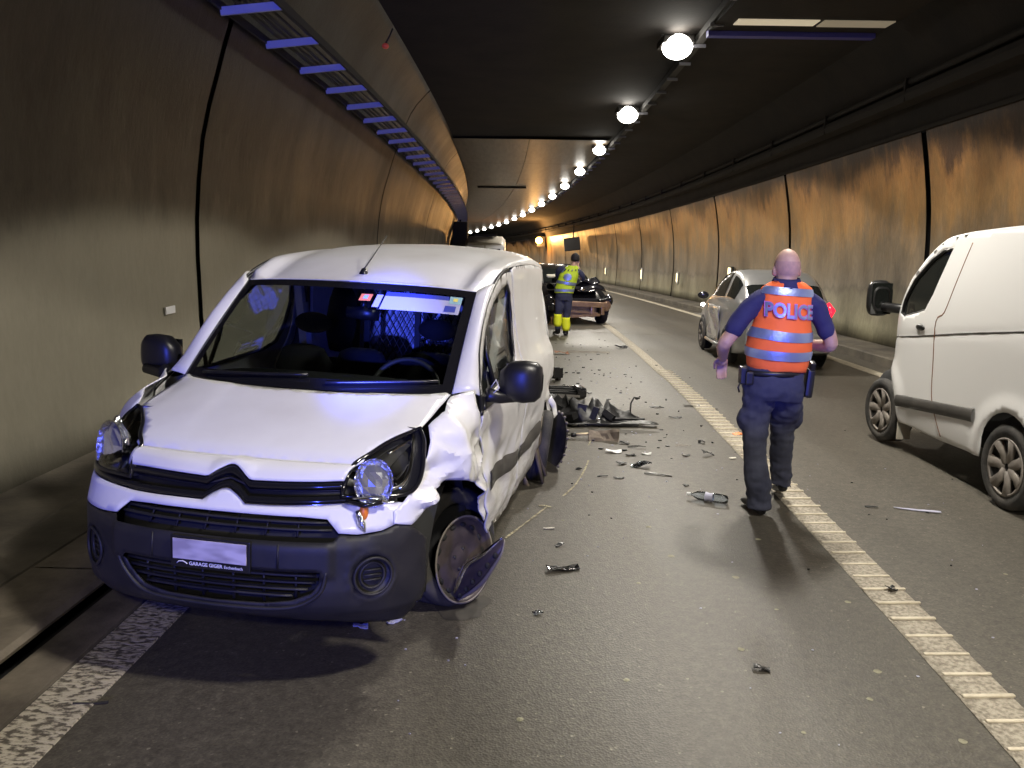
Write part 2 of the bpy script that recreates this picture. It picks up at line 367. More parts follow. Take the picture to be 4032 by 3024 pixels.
def box_geo(c, s, rz=0.0):
    c = Vector(c); V = []
    for dx in (-.5, .5):
        for dy in (-.5, .5):
            for dz in (-.5, .5):
                x, y = dx * s[0], dy * s[1]
                V.append(c + Vector((x * math.cos(rz) - y * math.sin(rz), x * math.sin(rz) + y * math.cos(rz), dz * s[2])))
    F = [(0, 1, 3, 2), (4, 6, 7, 5), (0, 4, 5, 1), (2, 3, 7, 6), (0, 2, 6, 4), (1, 5, 7, 3)]
    return V, F

def lathe(name, prof, material, parent=None, n=32, axis='y', loc=(0, 0, 0), matrix=None, closed_prof=False, caps=False):
    """prof: (radius, along-axis)"""
    V = []; F = []
    for (r, a) in prof:
        for k in range(n):
            t = 2 * PI * k / n
            c, s = r * math.cos(t), r * math.sin(t)
            v = Vector((c, a, s)) if axis == 'y' else (Vector((a, c, s)) if axis == 'x' else Vector((c, s, a)))
            V.append(v)
    m = len(prof)
    for i in range(m if closed_prof else m - 1):
        j = (i + 1) % m
        for k in range(n):
            F.append((i * n + k, i * n + (k + 1) % n, j * n + (k + 1) % n, j * n + k))
    if not closed_prof and caps:
        if prof[0][0] > 1e-5: F.append(tuple(range(n - 1, -1, -1)))
        if prof[-1][0] > 1e-5: F.append(tuple((m - 1) * n + k for k in range(n)))
    mt = matrix if matrix is not None else Matrix.Translation(Vector(loc))
    V = [mt @ v for v in V]
    return new_obj(name, V, F, material, parent, True)

def solidify(o, t, offset=-1.0):
    md = o.modifiers.new('solid', 'SOLIDIFY'); md.thickness = t; md.offset = offset
    return o

def autosmooth(o, ang=35):
    me = o.data
    for p in me.polygons: p.use_smooth = True
    try: me.set_sharp_from_angle(angle=R_(ang))
    except Exception: pass
    return o

def densify(poly, step, closed=True):
    out = []
    n = len(poly)
    for i in range(n if closed else n - 1):
        a = poly[i]; b = poly[(i + 1) % n]
        d = math.hypot(b[0] - a[0], b[1] - a[1]); k = max(1, int(round(d / step)))
        for j in range(k): out.append((a[0] + (b[0] - a[0]) * j / k, a[1] + (b[1] - a[1]) * j / k))
    if not closed: out.append(tuple(poly[-1]))
    return out

def smooth_poly(pts, closed=False, k=6):
    """Catmull-Rom through 2D/3D points"""
    n = len(pts); out = []
    dim = len(pts[0])
    rng = range(n) if closed else range(n - 1)
    for i in rng:
        g = (lambda j: pts[j % n]) if closed else (lambda j: pts[max(0, min(n - 1, j))])
        p0, p1, p2, p3 = g(i - 1), g(i), g(i + 1), g(i + 2)
        for s in range(k):
            t = s / k
            out.append(tuple(.5 * ((2 * p1[c]) + (-p0[c] + p2[c]) * t + (2 * p0[c] - 5 * p1[c] + 4 * p2[c] - p3[c]) * t * t + (-p0[c] + 3 * p1[c] - 3 * p2[c] + p3[c]) * t ** 3) for c in range(dim)))
    if not closed: out.append(tuple(pts[-1]))
    return out

def inside(pt, poly):
    x, y = pt; c = False; n = len(poly); j = n - 1
    for i in range(n):
        xi, yi = poly[i]; xj, yj = poly[j]
        if (yi > y) != (yj > y) and x < (xj - xi) * (y - yi) / (yj - yi) + xi: c = not c
        j = i
    return c

def cdt(outline, holes, step):
    rings = [densify(outline, step)] + [densify(h, step) for h in holes]
    V = []; E = []
    for r in rings:
        o = len(V); V += [Vector(p) for p in r]
        E += [(o + i, o + (i + 1) % len(r)) for i in range(len(r))]
    xs = [p[0] for p in rings[0]]; ys = [p[1] for p in rings[0]]
    y = min(ys) + step * .5; row = 0
    bp = [(p.x, p.y) for p in V]
    while y < max(ys):
        x = min(xs) + (step * .5 if row % 2 else 0)
        while x < max(xs):
            q = (x, y)
            if inside(q, rings[0]) and not any(inside(q, h) for h in rings[1:]):
                if all((q[0] - b[0]) ** 2 + (q[1] - b[1]) ** 2 > (step * .5) ** 2 for b in bp if abs(b[0] - x) < step and abs(b[1] - y) < step):
                    V.append(Vector(q))
            x += step
        y += step * .87; row += 1
    vs, es, fs, *_ = delaunay_2d_cdt(V, E, [], 0, 1e-5)
    out = []
    for f in fs:
        c = sum((vs[i] for i in f), Vector((0, 0))) / len(f)
        if inside(c, rings[0]) and not any(inside(c, h) for h in rings[1:]): out.append(tuple(f))
    return [(v.x, v.y) for v in vs], out

def cdt_panel(name, outline, holes, fmap, step, material, parent, thick=0.006, flip=False, offset=-1.0):
    vs, fs = cdt(outline, holes, step)
    if flip: fs = [tuple(reversed(f)) for f in fs]
    o = new_obj(name, [fmap(a, b) for a, b in vs], fs, material, parent, True)
    if thick: solidify(o, thick, offset)
    return o

def grid_patch(name, rows, material, parent, thick=0.0, closed_u=False, flip=False):
    nv = len(rows); nu = len(rows[0])
    V = [p for r in rows for p in r]; F = []
    for i in range(nv - 1):
        for k in range(nu if closed_u else nu - 1):
            q = (i * nu + k, i * nu + (k + 1) % nu, (i + 1) * nu + (k + 1) % nu, (i + 1) * nu + k)
            F.append(tuple(reversed(q)) if flip else q)
    o = new_obj(name, V, F, material, parent, True)
    if thick: solidify(o, thick)
    return o

def text_mesh(txt, size, bold=0.0, extrude=0.0):
    cu = bpy.data.curves.new('lettering', 'FONT'); cu.body = txt; cu.size = size; cu.offset = bold; cu.extrude = extrude
    cu.resolution_u = 3
    ob = bpy.data.objects.new('lettering', cu); COL.objects.link(ob)
    dg = bpy.context.evaluated_depsgraph_get()
    me = bpy.data.meshes.new_from_object(ob.evaluated_get(dg))
    bpy.data.objects.remove(ob); bpy.data.curves.remove(cu)
    vs = [v.co.copy() for v in me.vertices]; fs = [tuple(p.vertices) for p in me.polygons]
    bpy.data.meshes.remove(me)
    return vs, fs

def copy_tree(o, parent=None):
    c = o.copy(); COL.objects.link(c); c.parent = parent
    if parent is not None: c.matrix_parent_inverse = o.matrix_parent_inverse
    for ch in list(o.children): copy_tree(ch, c)
    return c

def remesh(name, geos, voxel, material, parent=None, smooth_it=3, fac=0.5):
    """union of overlapping closed shapes as ONE continuous skin"""
    o = multi(name, geos, material, None, True)
    md = o.modifiers.new('r', 'REMESH'); md.mode = 'VOXEL'; md.voxel_size = voxel; md.use_smooth_shade = True
    if smooth_it:
        sm = o.modifiers.new('s', 'SMOOTH'); sm.iterations = smooth_it; sm.factor = fac
    dg = bpy.context.evaluated_depsgraph_get()
    me = bpy.data.meshes.new_from_object(o.evaluated_get(dg))
    o.modifiers.clear(); old = o.data; o.data = me; bpy.data.meshes.remove(old)
    for p in me.polygons: p.use_smooth = True
    if parent: o.parent = parent
    return o

def ell_geo(c, r, n=16, m=10, rot=None):
    V = []; F = []
    for i in range(m + 1):
        ph = PI * i / m
        for k in range(n):
            t = 2 * PI * k / n
            v = Vector((r[0] * math.sin(ph) * math.cos(t), r[1] * math.sin(ph) * math.sin(t), r[2] * math.cos(ph)))
            if rot is not None: v = rot @ v
            V.append(Vector(c) + v)
    for i in range(m):
        for k in range(n): F.append((i * n + k, i * n + (k + 1) % n, (i + 1) * n + (k + 1) % n, (i + 1) * n + k))
    F.append(tuple(range(n - 1, -1, -1))); F.append(tuple(m * n + k for k in range(n)))
    return V, F

def limb_geo(pts, rads, n=14):
    """rounded tapered limb"""
    g = [tube_geo(smooth_poly([(*p, r) for p, r in zip(pts, rads)], k=4) and [q[:3] for q in smooth_poly([(*p, r) for p, r in zip(pts, rads)], k=4)],
                  [q[3] for q in smooth_poly([(*p, r) for p, r in zip(pts, rads)], k=4)], n)]
    g.append(ell_geo(pts[0], (rads[0],) * 3, 12, 8)); g.append(ell_geo(pts[-1], (rads[-1],) * 3, 12, 8))
    return g

def ring_loft(rings, n=28):
    """rings: (cx, cy, cz, rx, ry, [tilt about x]) -> closed loft"""
    V = []; F = []
    for rg in rings:
        cx_, cy_, cz_, rx, ry = rg[:5]; tl = rg[5] if len(rg) > 5 else 0
        for k in range(n):
            t = 2 * PI * k / n
            x = rx * math.copysign(abs(math.cos(t)) ** 0.85, math.cos(t)); y = ry * math.copysign(abs(math.sin(t)) ** 0.85, math.sin(t))
            V.append(Vector((cx_ + x, cy_ + y * math.cos(tl), cz_ + y * math.sin(tl))))
    m = len(rings)
    for i in range(m - 1):
        for k in range(n): F.append((i * n + k, i * n + (k + 1) % n, (i + 1) * n + (k + 1) % n, (i + 1) * n + k))
    F.append(tuple(range(n - 1, -1, -1))); F.append(tuple((m - 1) * n + k for k in range(n)))
    return V, F
# ================================================================== THE TUNNEL
def sweep(name, prof, Y0, Y1, step, material, parent=None, flip=False, smooth=False):
    n = max(1, int(math.ceil((Y1 - Y0) / step)))
    rows = [[P(l, Y0 + (Y1 - Y0) * i / n, z) for l, z in prof] for i in range(n + 1)]
    o = grid_patch(name, rows, material, parent, 0, False, flip)
    if not smooth:
        for p in o.data.polygons: p.use_smooth = False
    return o
YB, YF = -28.0, 150.0
def zseq():
    ys = [YB]; y = YB
    while y < YF:
        y += 2.0 if y < 60 else 4.0
        ys.append(y)
    return ys
road = sweep('road', [(-1.455, 0), (6.0, 0)], YB, YF, 1.5, 'asphalt'); road['kind'] = 'structure'; road['label'] = 'dark asphalt carriageway with pale aggregate'
gut = sweep('gutter', [(-1.70, -0.10), (-1.69, 0.002), (-1.665, 0.006), (-1.475, 0.003), (-1.47, -0.05)], YB, YF, 1.5, 'concrete'); gut['kind'] = 'structure'
hol = sweep('drain_channel', [(-1.95, 0.07), (-1.94, -0.12), (-1.70, -0.12)], YB, YF, 1.5, 'black'); hol['kind'] = 'structure'
seam = sweep('road_joint', [(-1.48, -0.012), (-1.45, -0.012)], YB, YF, 2, 'black'); seam['kind'] = 'structure'
kerb = empty('kerb', None, None, kind='structure')
yy = YB
k = 0
while yy < 70:
    y1 = yy + 2.0
    j = random.uniform(-.004, .004)
    sweep('kerb_stone', [(-1.95, 0.075), (-1.675 + j, 0.075), (-1.66 + j, 0.10), (-1.685 + j, 0.12), (-2.085, 0.125), (-2.09, 0.05)], yy + .006, y1 - .006, 1.0, 'concrete', kerb)
    yy = y1
sw = sweep('left_walkway', [(-2.105, 0.05), (-2.11, 0.122), (-2.45, 0.125), (-2.46, 0.115), (-2.475, 0.125), (-3.15, 0.13)], YB, YF, 1.5, 'walkway'); sw['kind'] = 'structure'
rs = sweep('right_walkway', [(6.0, -0.02), (5.995, 0.13), (6.02, 0.15), (6.25, 0.152), (6.26, 0.14), (6.27, 0.152), (6.95, 0.155)], YB, YF, 1.5, 'walkway'); rs['kind'] = 'structure'

# markings
ll = sweep('left_edge_line', [(-1.45, 0.002), (-1.448, 0.008), (-1.212, 0.008), (-1.21, 0.002)], YB, YF, 1.2, 'line_rough'); ll['kind'] = 'structure'
rl = sweep('right_edge_line', [(5.42, 0.002), (5.422, 0.007), (5.618, 0.007), (5.62, 0.002)], YB, YF, 1.5, 'edge_paint'); rl['kind'] = 'structure'
lane = empty('lane_line', None, None, kind='structure')
def lane_strip():
    rows = []
    y = -6.0
    while y < 130:
        a, b = 2.245, 2.468
        if y > 11: a, b = 2.22, 2.40
        rows.append([P(a, y, 0.002), P(a + .003, y, 0.007), P(b - .003, y, 0.007), P(b, y, 0.002)])
        y += 1.0
    grid_patch('paint_strip', rows, 'line', lane)
lane_strip()
rb = None
for i in range(-8, 52):
    y = 3.098 + i * 0.1755
    if rb is None:
        bm = bmesh.new(); bm_box(bm, (0, 0, 0.008), (0.235, 0.020, 0.014), bevel=0.005)
        rb = from_bm('rib', bm, 'rib', lane, True)
    else:
        c = rb.copy(); COL.objects.link(c); rb = c; c.parent = lane
    lt = 2.362
    rb.scale = (random.uniform(.86, 1.02), random.uniform(.8, 1.15), random.uniform(.6, 1.0))
    rb.location = P(lt + random.uniform(-.004, .004), y, 0.004); rb.rotation_euler = (0, 0, 0.035 + random.uniform(-.01, .01))

# walls, each cast bay between two open joints is a piece
WL = [(-3.02, 0.10), (-3.07, 0.7), (-3.08, 1.3), (-3.07, 2.0), (-2.97, 2.8), (-2.80, 3.4), (-2.60, 4.0), (-2.30, 4.7), (-2.05, 5.02), (-1.87, 5.2)]
WR = [(6.74, 0.13), (6.79, 0.9), (6.80, 1.6), (6.76, 2.4), (6.66, 3.1), (6.54, 3.7), (6.42, 4.2), (6.25, 4.7), (6.0, 5.05), (5.8, 5.2)]
def bays(name, prof, first, pitch, material, sgn, gap=0.085):
    root = empty(name, None, None, kind='structure')
    y = first
    while y > YB: y -= pitch
    pr = smooth_poly(prof, k=2)
    while y < YF:
        g = gap
        o = sweep('wall_bay', [(pr[0][0] + sgn * .12, pr[0][1])] + pr + [(pr[-1][0] + sgn * .0, pr[-1][1] + .12)], y + g, y + pitch - g, 1.4, material, root, flip=(sgn > 0), smooth=True)
        solidify(o, 0.08, 1.0 if sgn < 0 else 1.0)
        o.modifiers.clear()
        # reveals of the joint
        for yy_ in ():
            rows = [[P(l, yy_, z) for l, z in pr], [P(l + sgn * .08, yy_, z) for l, z in pr]]
            V = [p for r in rows for p in r]; n = len(pr)
            base = len(o.data.vertices)
            bm = bmesh.new(); bm.from_mesh(o.data)
            vv = [bm.verts.new(v) for v in V]
            for q in range(n - 1): bm.faces.new((vv[q], vv[q + 1], vv[n + q + 1], vv[n + q]))
            bm.to_mesh(o.data); bm.free()
        for p_ in o.data.polygons: p_.use_smooth = True
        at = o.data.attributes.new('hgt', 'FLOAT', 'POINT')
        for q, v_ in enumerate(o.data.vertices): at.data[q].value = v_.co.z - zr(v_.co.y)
        y += pitch
    sweep('joint_backing', [(l + sgn * .08, z) for l, z in pr], YB, YF, 2.0, 'black', root, smooth=True)
    return root
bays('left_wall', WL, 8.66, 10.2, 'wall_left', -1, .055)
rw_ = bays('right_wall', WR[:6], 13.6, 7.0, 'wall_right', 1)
sweep('shaded_haunch', WR[5:], YB, YF, 2.0, 'soot', rw_, flip=True, smooth=True)  # dark colour paints in the unlit band above the lamp cut-off
sweep('ledge', [(6.54, 3.70), (6.50, 3.70), (6.49, 3.76), (6.53, 3.77)], YB, YF, 2.0, 'duct_metal', rw_)
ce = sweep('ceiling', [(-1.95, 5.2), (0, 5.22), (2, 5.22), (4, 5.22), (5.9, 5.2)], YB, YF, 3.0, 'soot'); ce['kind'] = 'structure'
# pale lining panels further in, hung a little below the dark slab
pc = empty('ceiling_lining', None, None, kind='structure')
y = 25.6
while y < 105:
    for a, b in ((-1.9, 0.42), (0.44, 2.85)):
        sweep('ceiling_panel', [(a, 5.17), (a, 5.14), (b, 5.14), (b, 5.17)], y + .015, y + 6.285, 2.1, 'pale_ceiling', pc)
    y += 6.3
vent = empty('ceiling_vent', 'thin black vent slot across the pale ceiling lining', 'vent', P(-.2, 42, 5.10))
box('slot', (0, 0, 0), (2.4, .5, .06), 'black', vent)
# end of the tunnel in sight: it bends away, a closing wall far beyond
e1 = new_obj('far_tunnel_wall', [P(-4, YB, -1), P(8, YB, -1), P(8, YB, 6), P(-4, YB, 6), P(-4, YF, -1), P(8, YF, -1), P(8, YF, 6), P(-4, YF, 6)], [(0, 1, 2, 3), (7, 6, 5, 4)], 'soot'); e1['kind'] = 'structure'
gd = new_obj('ground', [(-300, -300, -8), (300, -300, -8), (300, 600, -8), (-300, 600, -8)], [(0, 1, 2, 3)], 'asphalt'); gd['kind'] = 'structure'

# ---- ceiling lamps
ORD = ['nearest', 'second nearest', 'third', 'fourth', 'fifth', 'sixth', 'seventh', 'eighth', 'ninth', 'tenth', 'eleventh', 'twelfth', 'thirteenth', 'fourteenth', 'fifteenth', 'sixteenth', 'seventeenth']
def lamp_proto():
    t = empty('tunnel_lamp', 'x', 'lamp')
    bm = bmesh.new(); bm_box(bm, (0, 0.10, 0.07), (0.50, 0.62, 0.12), bevel=0.02)
    from_bm('housing', bm, 'dark_metal', t)
    b = []
    b += [box_geo((-.2, .2, .17), (.03, .03, .12)), box_geo((.2, .2, .17), (.03, .03, .12)), box_geo((0, .2, .235), (.5, .06, .02))]
    multi('bracket', b, 'dark_metal', t, False)
    o = new_obj('lens', *ell_geo((0, -0.07, -0.03), (0.24, 0.26, 0.19), 24, 12), 'lens', t, True)
    return t
def lamp_light(parent, power, warm=0.0):
    d = bpy.data.lights.new('lamp_light', 'SPOT'); d.energy = power
    d.color = LAMP_COL; d.spot_size = R_(140); d.spot_blend = 0.05; d.shadow_soft_size = 0.26
    o = bpy.data.objects.new('lamp_light', d); COL.objects.link(o); o.parent = parent
    o.location = (0, -0.07, -0.21); o.rotation_euler = (0, R_(-4.5), 0)
    return o
LP = lamp_proto()
for i in range(-4, 17):
    t = LP if i == -4 else copy_tree(LP)
    Y = 13.93 + 6.3 * i
    t.location = P(2.62, Y, 5.0)
    if i >= 2: t.scale = (.82, .82, .82)
    t['group'] = 'bright lamps in a row along the ceiling'
    if i >= 0: t['label'] = f'{ORD[i]} glowing white ceiling lamp of the row running down the tunnel'
    else: t['label'] = f'ceiling lamp of the row, overhead behind the view, number {["four","three","two","one"][i+4]} back'
for i, t in enumerate([o for o in bpy.data.objects if o.name.startswith('tunnel_lamp')]):
    if t.location.y < 105: lamp_light(t, LAMP_W)

# conduit beside the lamps, carrying the lamp feed, with clips that catch the blue light
cd = empty('lamp_conduit', 'dark cable channel running beside the ceiling lamps with small bluish clips', 'cable channel')
sweep('channel', [(2.93, 5.16), (2.93, 5.05), (3.05, 5.05), (3.05, 5.16)], 1, 110, 3, 'dark_metal', cd)
clip = None
for i in range(40):
    Y = 9.0 + i * 1.25
    if clip is None:
        bm = bmesh.new(); bm_box(bm, (0, 0, 0), (0.20, 0.04, 0.05)); clip = from_bm('clip', bm, 'dim_steel', cd)
    else:
        c = clip.copy(); COL.objects.link(c); c.parent = cd; clip = c
    clip.location = P(3.0, Y, 5.02)

# left cable ladder
tr = empty('cable_ladder', 'long cable ladder along the upper left wall with blue lit rungs', 'cable ladder')
for l in (-2.52, -1.93):
    sweep('side_rail', [(l - .012, 3.88), (l - .012, 3.96), (l + .012, 3.96), (l + .012, 3.88), (l - .012, 3.88)], 0, 95, 2.0, 'dark_metal', tr)
rung = None
for i in range(64):
    Y = 8.1 - 1.29 * 3 + i * 1.29
    if rung is None:
        bm = bmesh.new(); bm_box(bm, (0, 0, 0), (0.60, 0.03, 0.075)); rung = from_bm('rung', bm, 'galv', tr)
    else:
        c = rung.copy(); COL.objects.link(c); c.parent = tr; rung = c
    rung.location = P(-2.225, Y, 3.90)
    rung.rotation_euler = (0, R_(-6), 0)
geos = []
for dl, r in ((-2.42, .022), (-2.33, .016), (-2.27, .02), (-2.15, .014), (-2.05, .022)):
    pts = [P(dl + random.uniform(-.012, .012), y_, 3.965 + r + .004 * math.sin(y_ * 2 + dl * 9)) for y_ in [k_ * 2.0 for k_ in range(0, 48)]]
    geos.append(tube_geo(pts, r, 6))
multi('cables', geos, 'cable', tr)
# right service duct and pipe
du = empty('service_duct', 'dark pipe and duct running along the top of the right wall', 'duct')
sweep('duct_tray', [(6.42, 4.12), (6.15, 4.12), (6.13, 4.22), (6.15, 4.30), (6.40, 4.30)], -10, 110, 3.0, 'duct_metal', du)
tube('pipe', [P(6.22, y_, 4.42) for y_ in [-10 + 3 * k_ for k_ in range(40)]], 0.055, 'duct_metal', du)
hg = None
for i in range(26):
    Y = 6.5 + 3.5 * i
    if hg is None:
        hg = box('hanger', (0, 0, 0), (0.30, 0.05, 0.36), 'duct_metal', du)
    else:
        c = hg.copy(); COL.objects.link(c); c.parent = du; hg = c
    hg.location = P(6.28, Y, 4.30)

# overhead signal panel cut by the top of the frame
gp = empty('overhead_sign', 'underside of an overhead lane sign on the ceiling, pale stripes and blue edge', 'sign', P(4.22, 12.4, 5.0))
box('cabinet', (0, -0.45, 0.08), (2.5, 2.4, 0.14), 'soot', gp)
box('front_edge', (0, 0.78, 0.02), (2.5, 0.16, 0.16), mat('blue_sign_edge', (.08, .08, .45), .5), gp)
box('pale_strip', (-0.42, 0.12, -0.004), (1.15, 0.30, 0.015), mat('dim_glow', (.8, .75, .6), .5, emit=(1, .85, .6), estr=.28), gp)  # pale strips with a faint even emission
box('pale_strip', (0.72, 0.14, -0.004), (1.0, 0.34, 0.015), mat('dimmer_glow', (.6, .55, .45), .5, emit=(1, .85, .6), estr=.09), gp)
for x in (-1.0, 1.0): box('hanger', (x, 0.2, 0.18), (0.06, 0.06, 0.12), 'dark_metal', gp)

# small orange lamp on the right wall and the dark cabinet hung from the duct
so = empty('emergency_lamp', 'orange glowing lamp on the far right wall', 'lamp', P(6.15, 79, 3.3))
box('housing', (0, 0, 0), (0.75, 0.9, 0.95), 'dark_metal', so, bevel=.04)
new_obj('lens', *ell_geo((-0.2, -0.5, 0.1), (0.32, 0.12, 0.30)), 'orange_lens', so, True)
def point(parent, loc, power, col, r=.1):
    d = bpy.data.lights.new('glow', 'POINT'); d.energy = power; d.color = col; d.shadow_soft_size = r
    o = bpy.data.objects.new('glow', d); COL.objects.link(o); o.parent = parent; o.location = loc
point(so, (-0.7, -1.0, 0.0), 900, (1.0, 0.5, 0.15), .3)
bx = empty('hanging_cabinet', 'dark hanging loudspeaker box below the duct on the far right wall', 'box', P(5.9, 61, 2.75))
box('cabinet', (0, 0, 0), (1.15, 0.6, 0.95), 'dark_metal', bx, bevel=.05, rot=Matrix.Rotation(-.12, 3, 'Y'))
box('bracket', (0.1, 0, 0.9), (0.08, 0.08, 1.0), 'dark_metal', bx)
# lit niche sign near the silver car
wl = empty('exit_light', 'yellow glowing niche light on the right wall above the silver car', 'light', P(6.70, 25.6, 1.0))
box('frame', (0, 0, .2), (0.10, 0.30, 0.52), 'grey_plastic', wl, bevel=.01)
box('lit_panel', (-0.06, 0, .2), (0.03, 0.24, 0.44), 'panel_light', wl)
for q, (Y, z, lab, s) in enumerate(((52, .95, 'tiny pale wall marker nearest the hanging loudspeaker box', .5), (41.2, .95, 'small pale vertical marker light on the right wall, between the wreck and the next joint', .6), (33.5, .95, 'faint vertical marker light on the right wall, left of the silver car', .45))):
    ml = empty('marker_light', lab, 'marker light', P(6.74, Y, z), group='marker lights on the right wall')
    box('plate', (0, 0, 0), (0.04, 0.20, s), 'galv', ml); box('lit_face', (-.03, 0, 0), (.02, .12, s * .7), 'panel_light', ml)
for X_, Y_, mtn, lab in ((lat_of(4.35, 26.5), 26.5, 'lens', 'small bright white kerb lamp on the right walkway'), (lat_of(4.9, 25.5), 25.5, 'orange_lens', 'small dim orange kerb lamp next to the bright white one'), (lat_of(4.75, 20.6), 20.6, 'orange_lens', 'orange kerb reflector just left of the silver car')):
    kl = empty('kerb_lamp', lab, 'kerb lamp', P(max(6.1, X_), Y_, .15), group='kerb lamps on the right walkway')
    box('base', (0, 0, .03), (.14, .14, .06), 'grey_plastic', kl, bevel=.01)
    s_ = .07 if mtn == 'lens' else .04
    new_obj('lamp_head', *ell_geo((0, -.02, .09), (s_, s_, s_), 12, 8), mtn if mtn == 'lens' else 'panel_light', kl, True)
ws = box('wall_tag', (0, 0, 0), (.012, .22, .07), 'white_print'); ws.location = P(-3.062, 7.9, 1.12); tag(ws, 'small white rectangular tag on the left wall beside the van', 'tag')
dk = empty('left_wall_cabinet', 'black cabinet hanging under the far end of the left cable ladder', 'cabinet', P(-2.35, 50, 3.0))
box('cabinet', (0, 0, 0), (.9, .7, 1.5), 'cable', dk, bevel=.05)
box('bracket', (0, 0, .8), (.1, .1, .3), 'dark_metal', dk)
rl_ = empty('fire_alarm_lamp', 'small dim red lamp on a bracket beside the left cable ladder', 'lamp', P(-1.75, 12.3, 4.55))
new_obj('lens', *ell_geo((0, 0, 0), (.05, .05, .04)), mat('dim_red', (.5, .08, .05), .4, emit=(1, .15, .08), estr=.06), rl_, True)
tube('bracket', [(0, 0, .03), (.06, 0.02, .14), (.10, .03, .24)], .012, 'dark_metal', rl_)
# ================================================================== THE CRASHED WHITE VAN (surfaces in van space: x forward, y to its left, z up)
PLAN=[(.85,0),(.845,.15),(.83,.3),(.79,.46),(.715,.60),(.60,.715),(.45,.785),(.25,.825),(0,.845),(-.5,.855),(-1.5,.86),(-2.6,.86),(-3.1,.845),(-3.25,.80),(-3.33,.70),(-3.36,.45),(-3.37,0)]
SLEN=[0.0]
for a,b in zip(PLAN,PLAN[1:]): SLEN.append(SLEN[-1]+math.hypot(a[0]-b[0],a[1]-b[1]))
def lerp_t(tab,z):
    if z<=tab[0][0]: return tab[0][1]
    for (a,va),(b,vb) in zip(tab,tab[1:]):
        if z<=b: return va+(vb-va)*(z-a)/(b-a)
    return tab[-1][1]
def cr(p0,p1,p2,p3,t):
    return .5*((2*p1)+(-p0+p2)*t+(2*p0-5*p1+4*p2-p3)*t*t+(-p0+3*p1-3*p2+p3)*t**3)
def plan(s):
    s=abs(s)
    i=0
    while i<len(SLEN)-2 and s>SLEN[i+1]: i+=1
    t=(s-SLEN[i])/(SLEN[i+1]-SLEN[i])
    g=lambda k:(PLAN[k] if 0<=k<len(PLAN) else ((PLAN[-k][0],-PLAN[-k][1]) if k<0 else (2*PLAN[-1][0]-PLAN[2*len(PLAN)-2-k][0],-PLAN[2*len(PLAN)-2-k][1])))
    P=[g(i-1),g(i),g(i+1),g(min(i+2,len(PLAN)))]
    return tuple(cr(P[0][k],P[1][k],P[2][k],P[3][k],t) for k in (0,1))
def sst(a,b,x):
    t=max(0,min(1,(x-a)/(b-a))); return t*t*(3-2*t)
OC=[(.15,-.16),(.22,-.10),(.28,-.04),(.34,-.01),(.40,0),(.58,0),(.64,-.03),(.70,-.075),(.76,-.11),(.82,-.13),(.85,-.165),(.87,-.23),(.90,-.33),(1.0,-.5)]
OK_=[(.12,-.10),(.20,-.05),(.30,-.01),(.38,0),(.62,0),(.70,-.015),(.78,-.04),(.85,-.08),(.93,-.12),(.98,-.17),(1.05,-.28)]
ZT=[(-.158,1.085),(.175,1.04),(.30,.985),(.34,.97),(.5,.93)]
TD=[(.90,0),(.985,-.015),(1.05,-.045),(1.105,-.072),(1.236,-.105),(1.35,-.122),(1.46,-.134),(1.63,-.14),(1.75,-.17)]
def off(s,z):
    s=abs(s); x,y=plan(s)
    c=lerp_t(OC,z); k=lerp_t(OK_,z)
    w=sst(.42,.9,s); o=c+(k-c)*w
    if x<.5 and s>.9:
        zt=lerp_t(ZT,x)
        if x>-.25: sd=-.135*min(1.0,max(0,(z-(zt-.16))/.16))**2 if z>zt-.16 else 0
        else: sd=0
        td=lerp_t(TD,z)
        w3=sst(-.0,-.2,x) if x<0 else 0
        w3=max(0,min(1,-x/.12)); sd=sd*(1-w3)+td*w3
        if z<.45: sd-=.05*((.45-z)/.25)**2
        w2=sst(.95,1.25,s); o=o*(1-w2)+sd*w2
    return o
def Wf(s,z):
    sg=1 if s>=0 else -1; a=abs(s)
    x,y=plan(a); x2,y2=plan(a+.01); x1,y1=plan(max(0,a-.01))
    if a<.01: x1,y1=x2,-y2
    tx,ty=x2-x1,y2-y1; n=math.hypot(tx,ty); nx,ny=ty/n,-tx/n
    o=off(a,z)
    return (x+nx*o,(y+ny*o)*sg,z)
def side(x,z,sg=1):
    # find s from x
    lo,hi=0.0,SLEN[-3]
    for _ in range(30):
        m=(lo+hi)/2
        if plan(m)[0]>x: lo=m
        else: hi=m
    s=(lo+hi)/2
    return (x,(plan(s)[1]+off(s,z))*sg,z)
def TOP(x,y):
    q=.6-x
    base=.872+.40*q-.075*q*q if q>-.05 else .872+.8*q
    if x<0.6: pass
    kc=.012+.055*sst(.45,-.12,x)
    if x>.45: kc=.012
    return (x,y,base-kc*min(1.3,abs(y)/.69)**4)
def glass(u,v):
    # v 0 base..1 top ; u -1..1
    x=(.055-.18*abs(u)**2.2)*(1-v)+(-.68-.065*abs(u)**2.2)*v
    z=(1.066-.012*abs(u)**3)*(1-v)+(1.541-.022*abs(u)**3)*v+.012*4*v*(1-v)
    y=u*(.69*(1-v)+.662*v)
    return (x,y,z)
def s_of_x(x):
    lo, hi = 0.0, SLEN[-3]
    for _ in range(28):
        m = (lo + hi) / 2
        if plan(m)[0] > x: lo = m
        else: hi = m
    return (lo + hi) / 2
def s3(v): return Vector(v)
yaw_ = -.1605
VR = Matrix.Rotation(math.atan2(-math.cos(yaw_), math.sin(yaw_)), 3, 'Z') @ Matrix.Rotation(-.0334, 3, 'Y') @ Matrix.Rotation(-.0278, 3, 'X')
VTr = Vector((-1.0058, 3.8337, .0518 + .4)) - VR @ Vector((0, 0, .4))
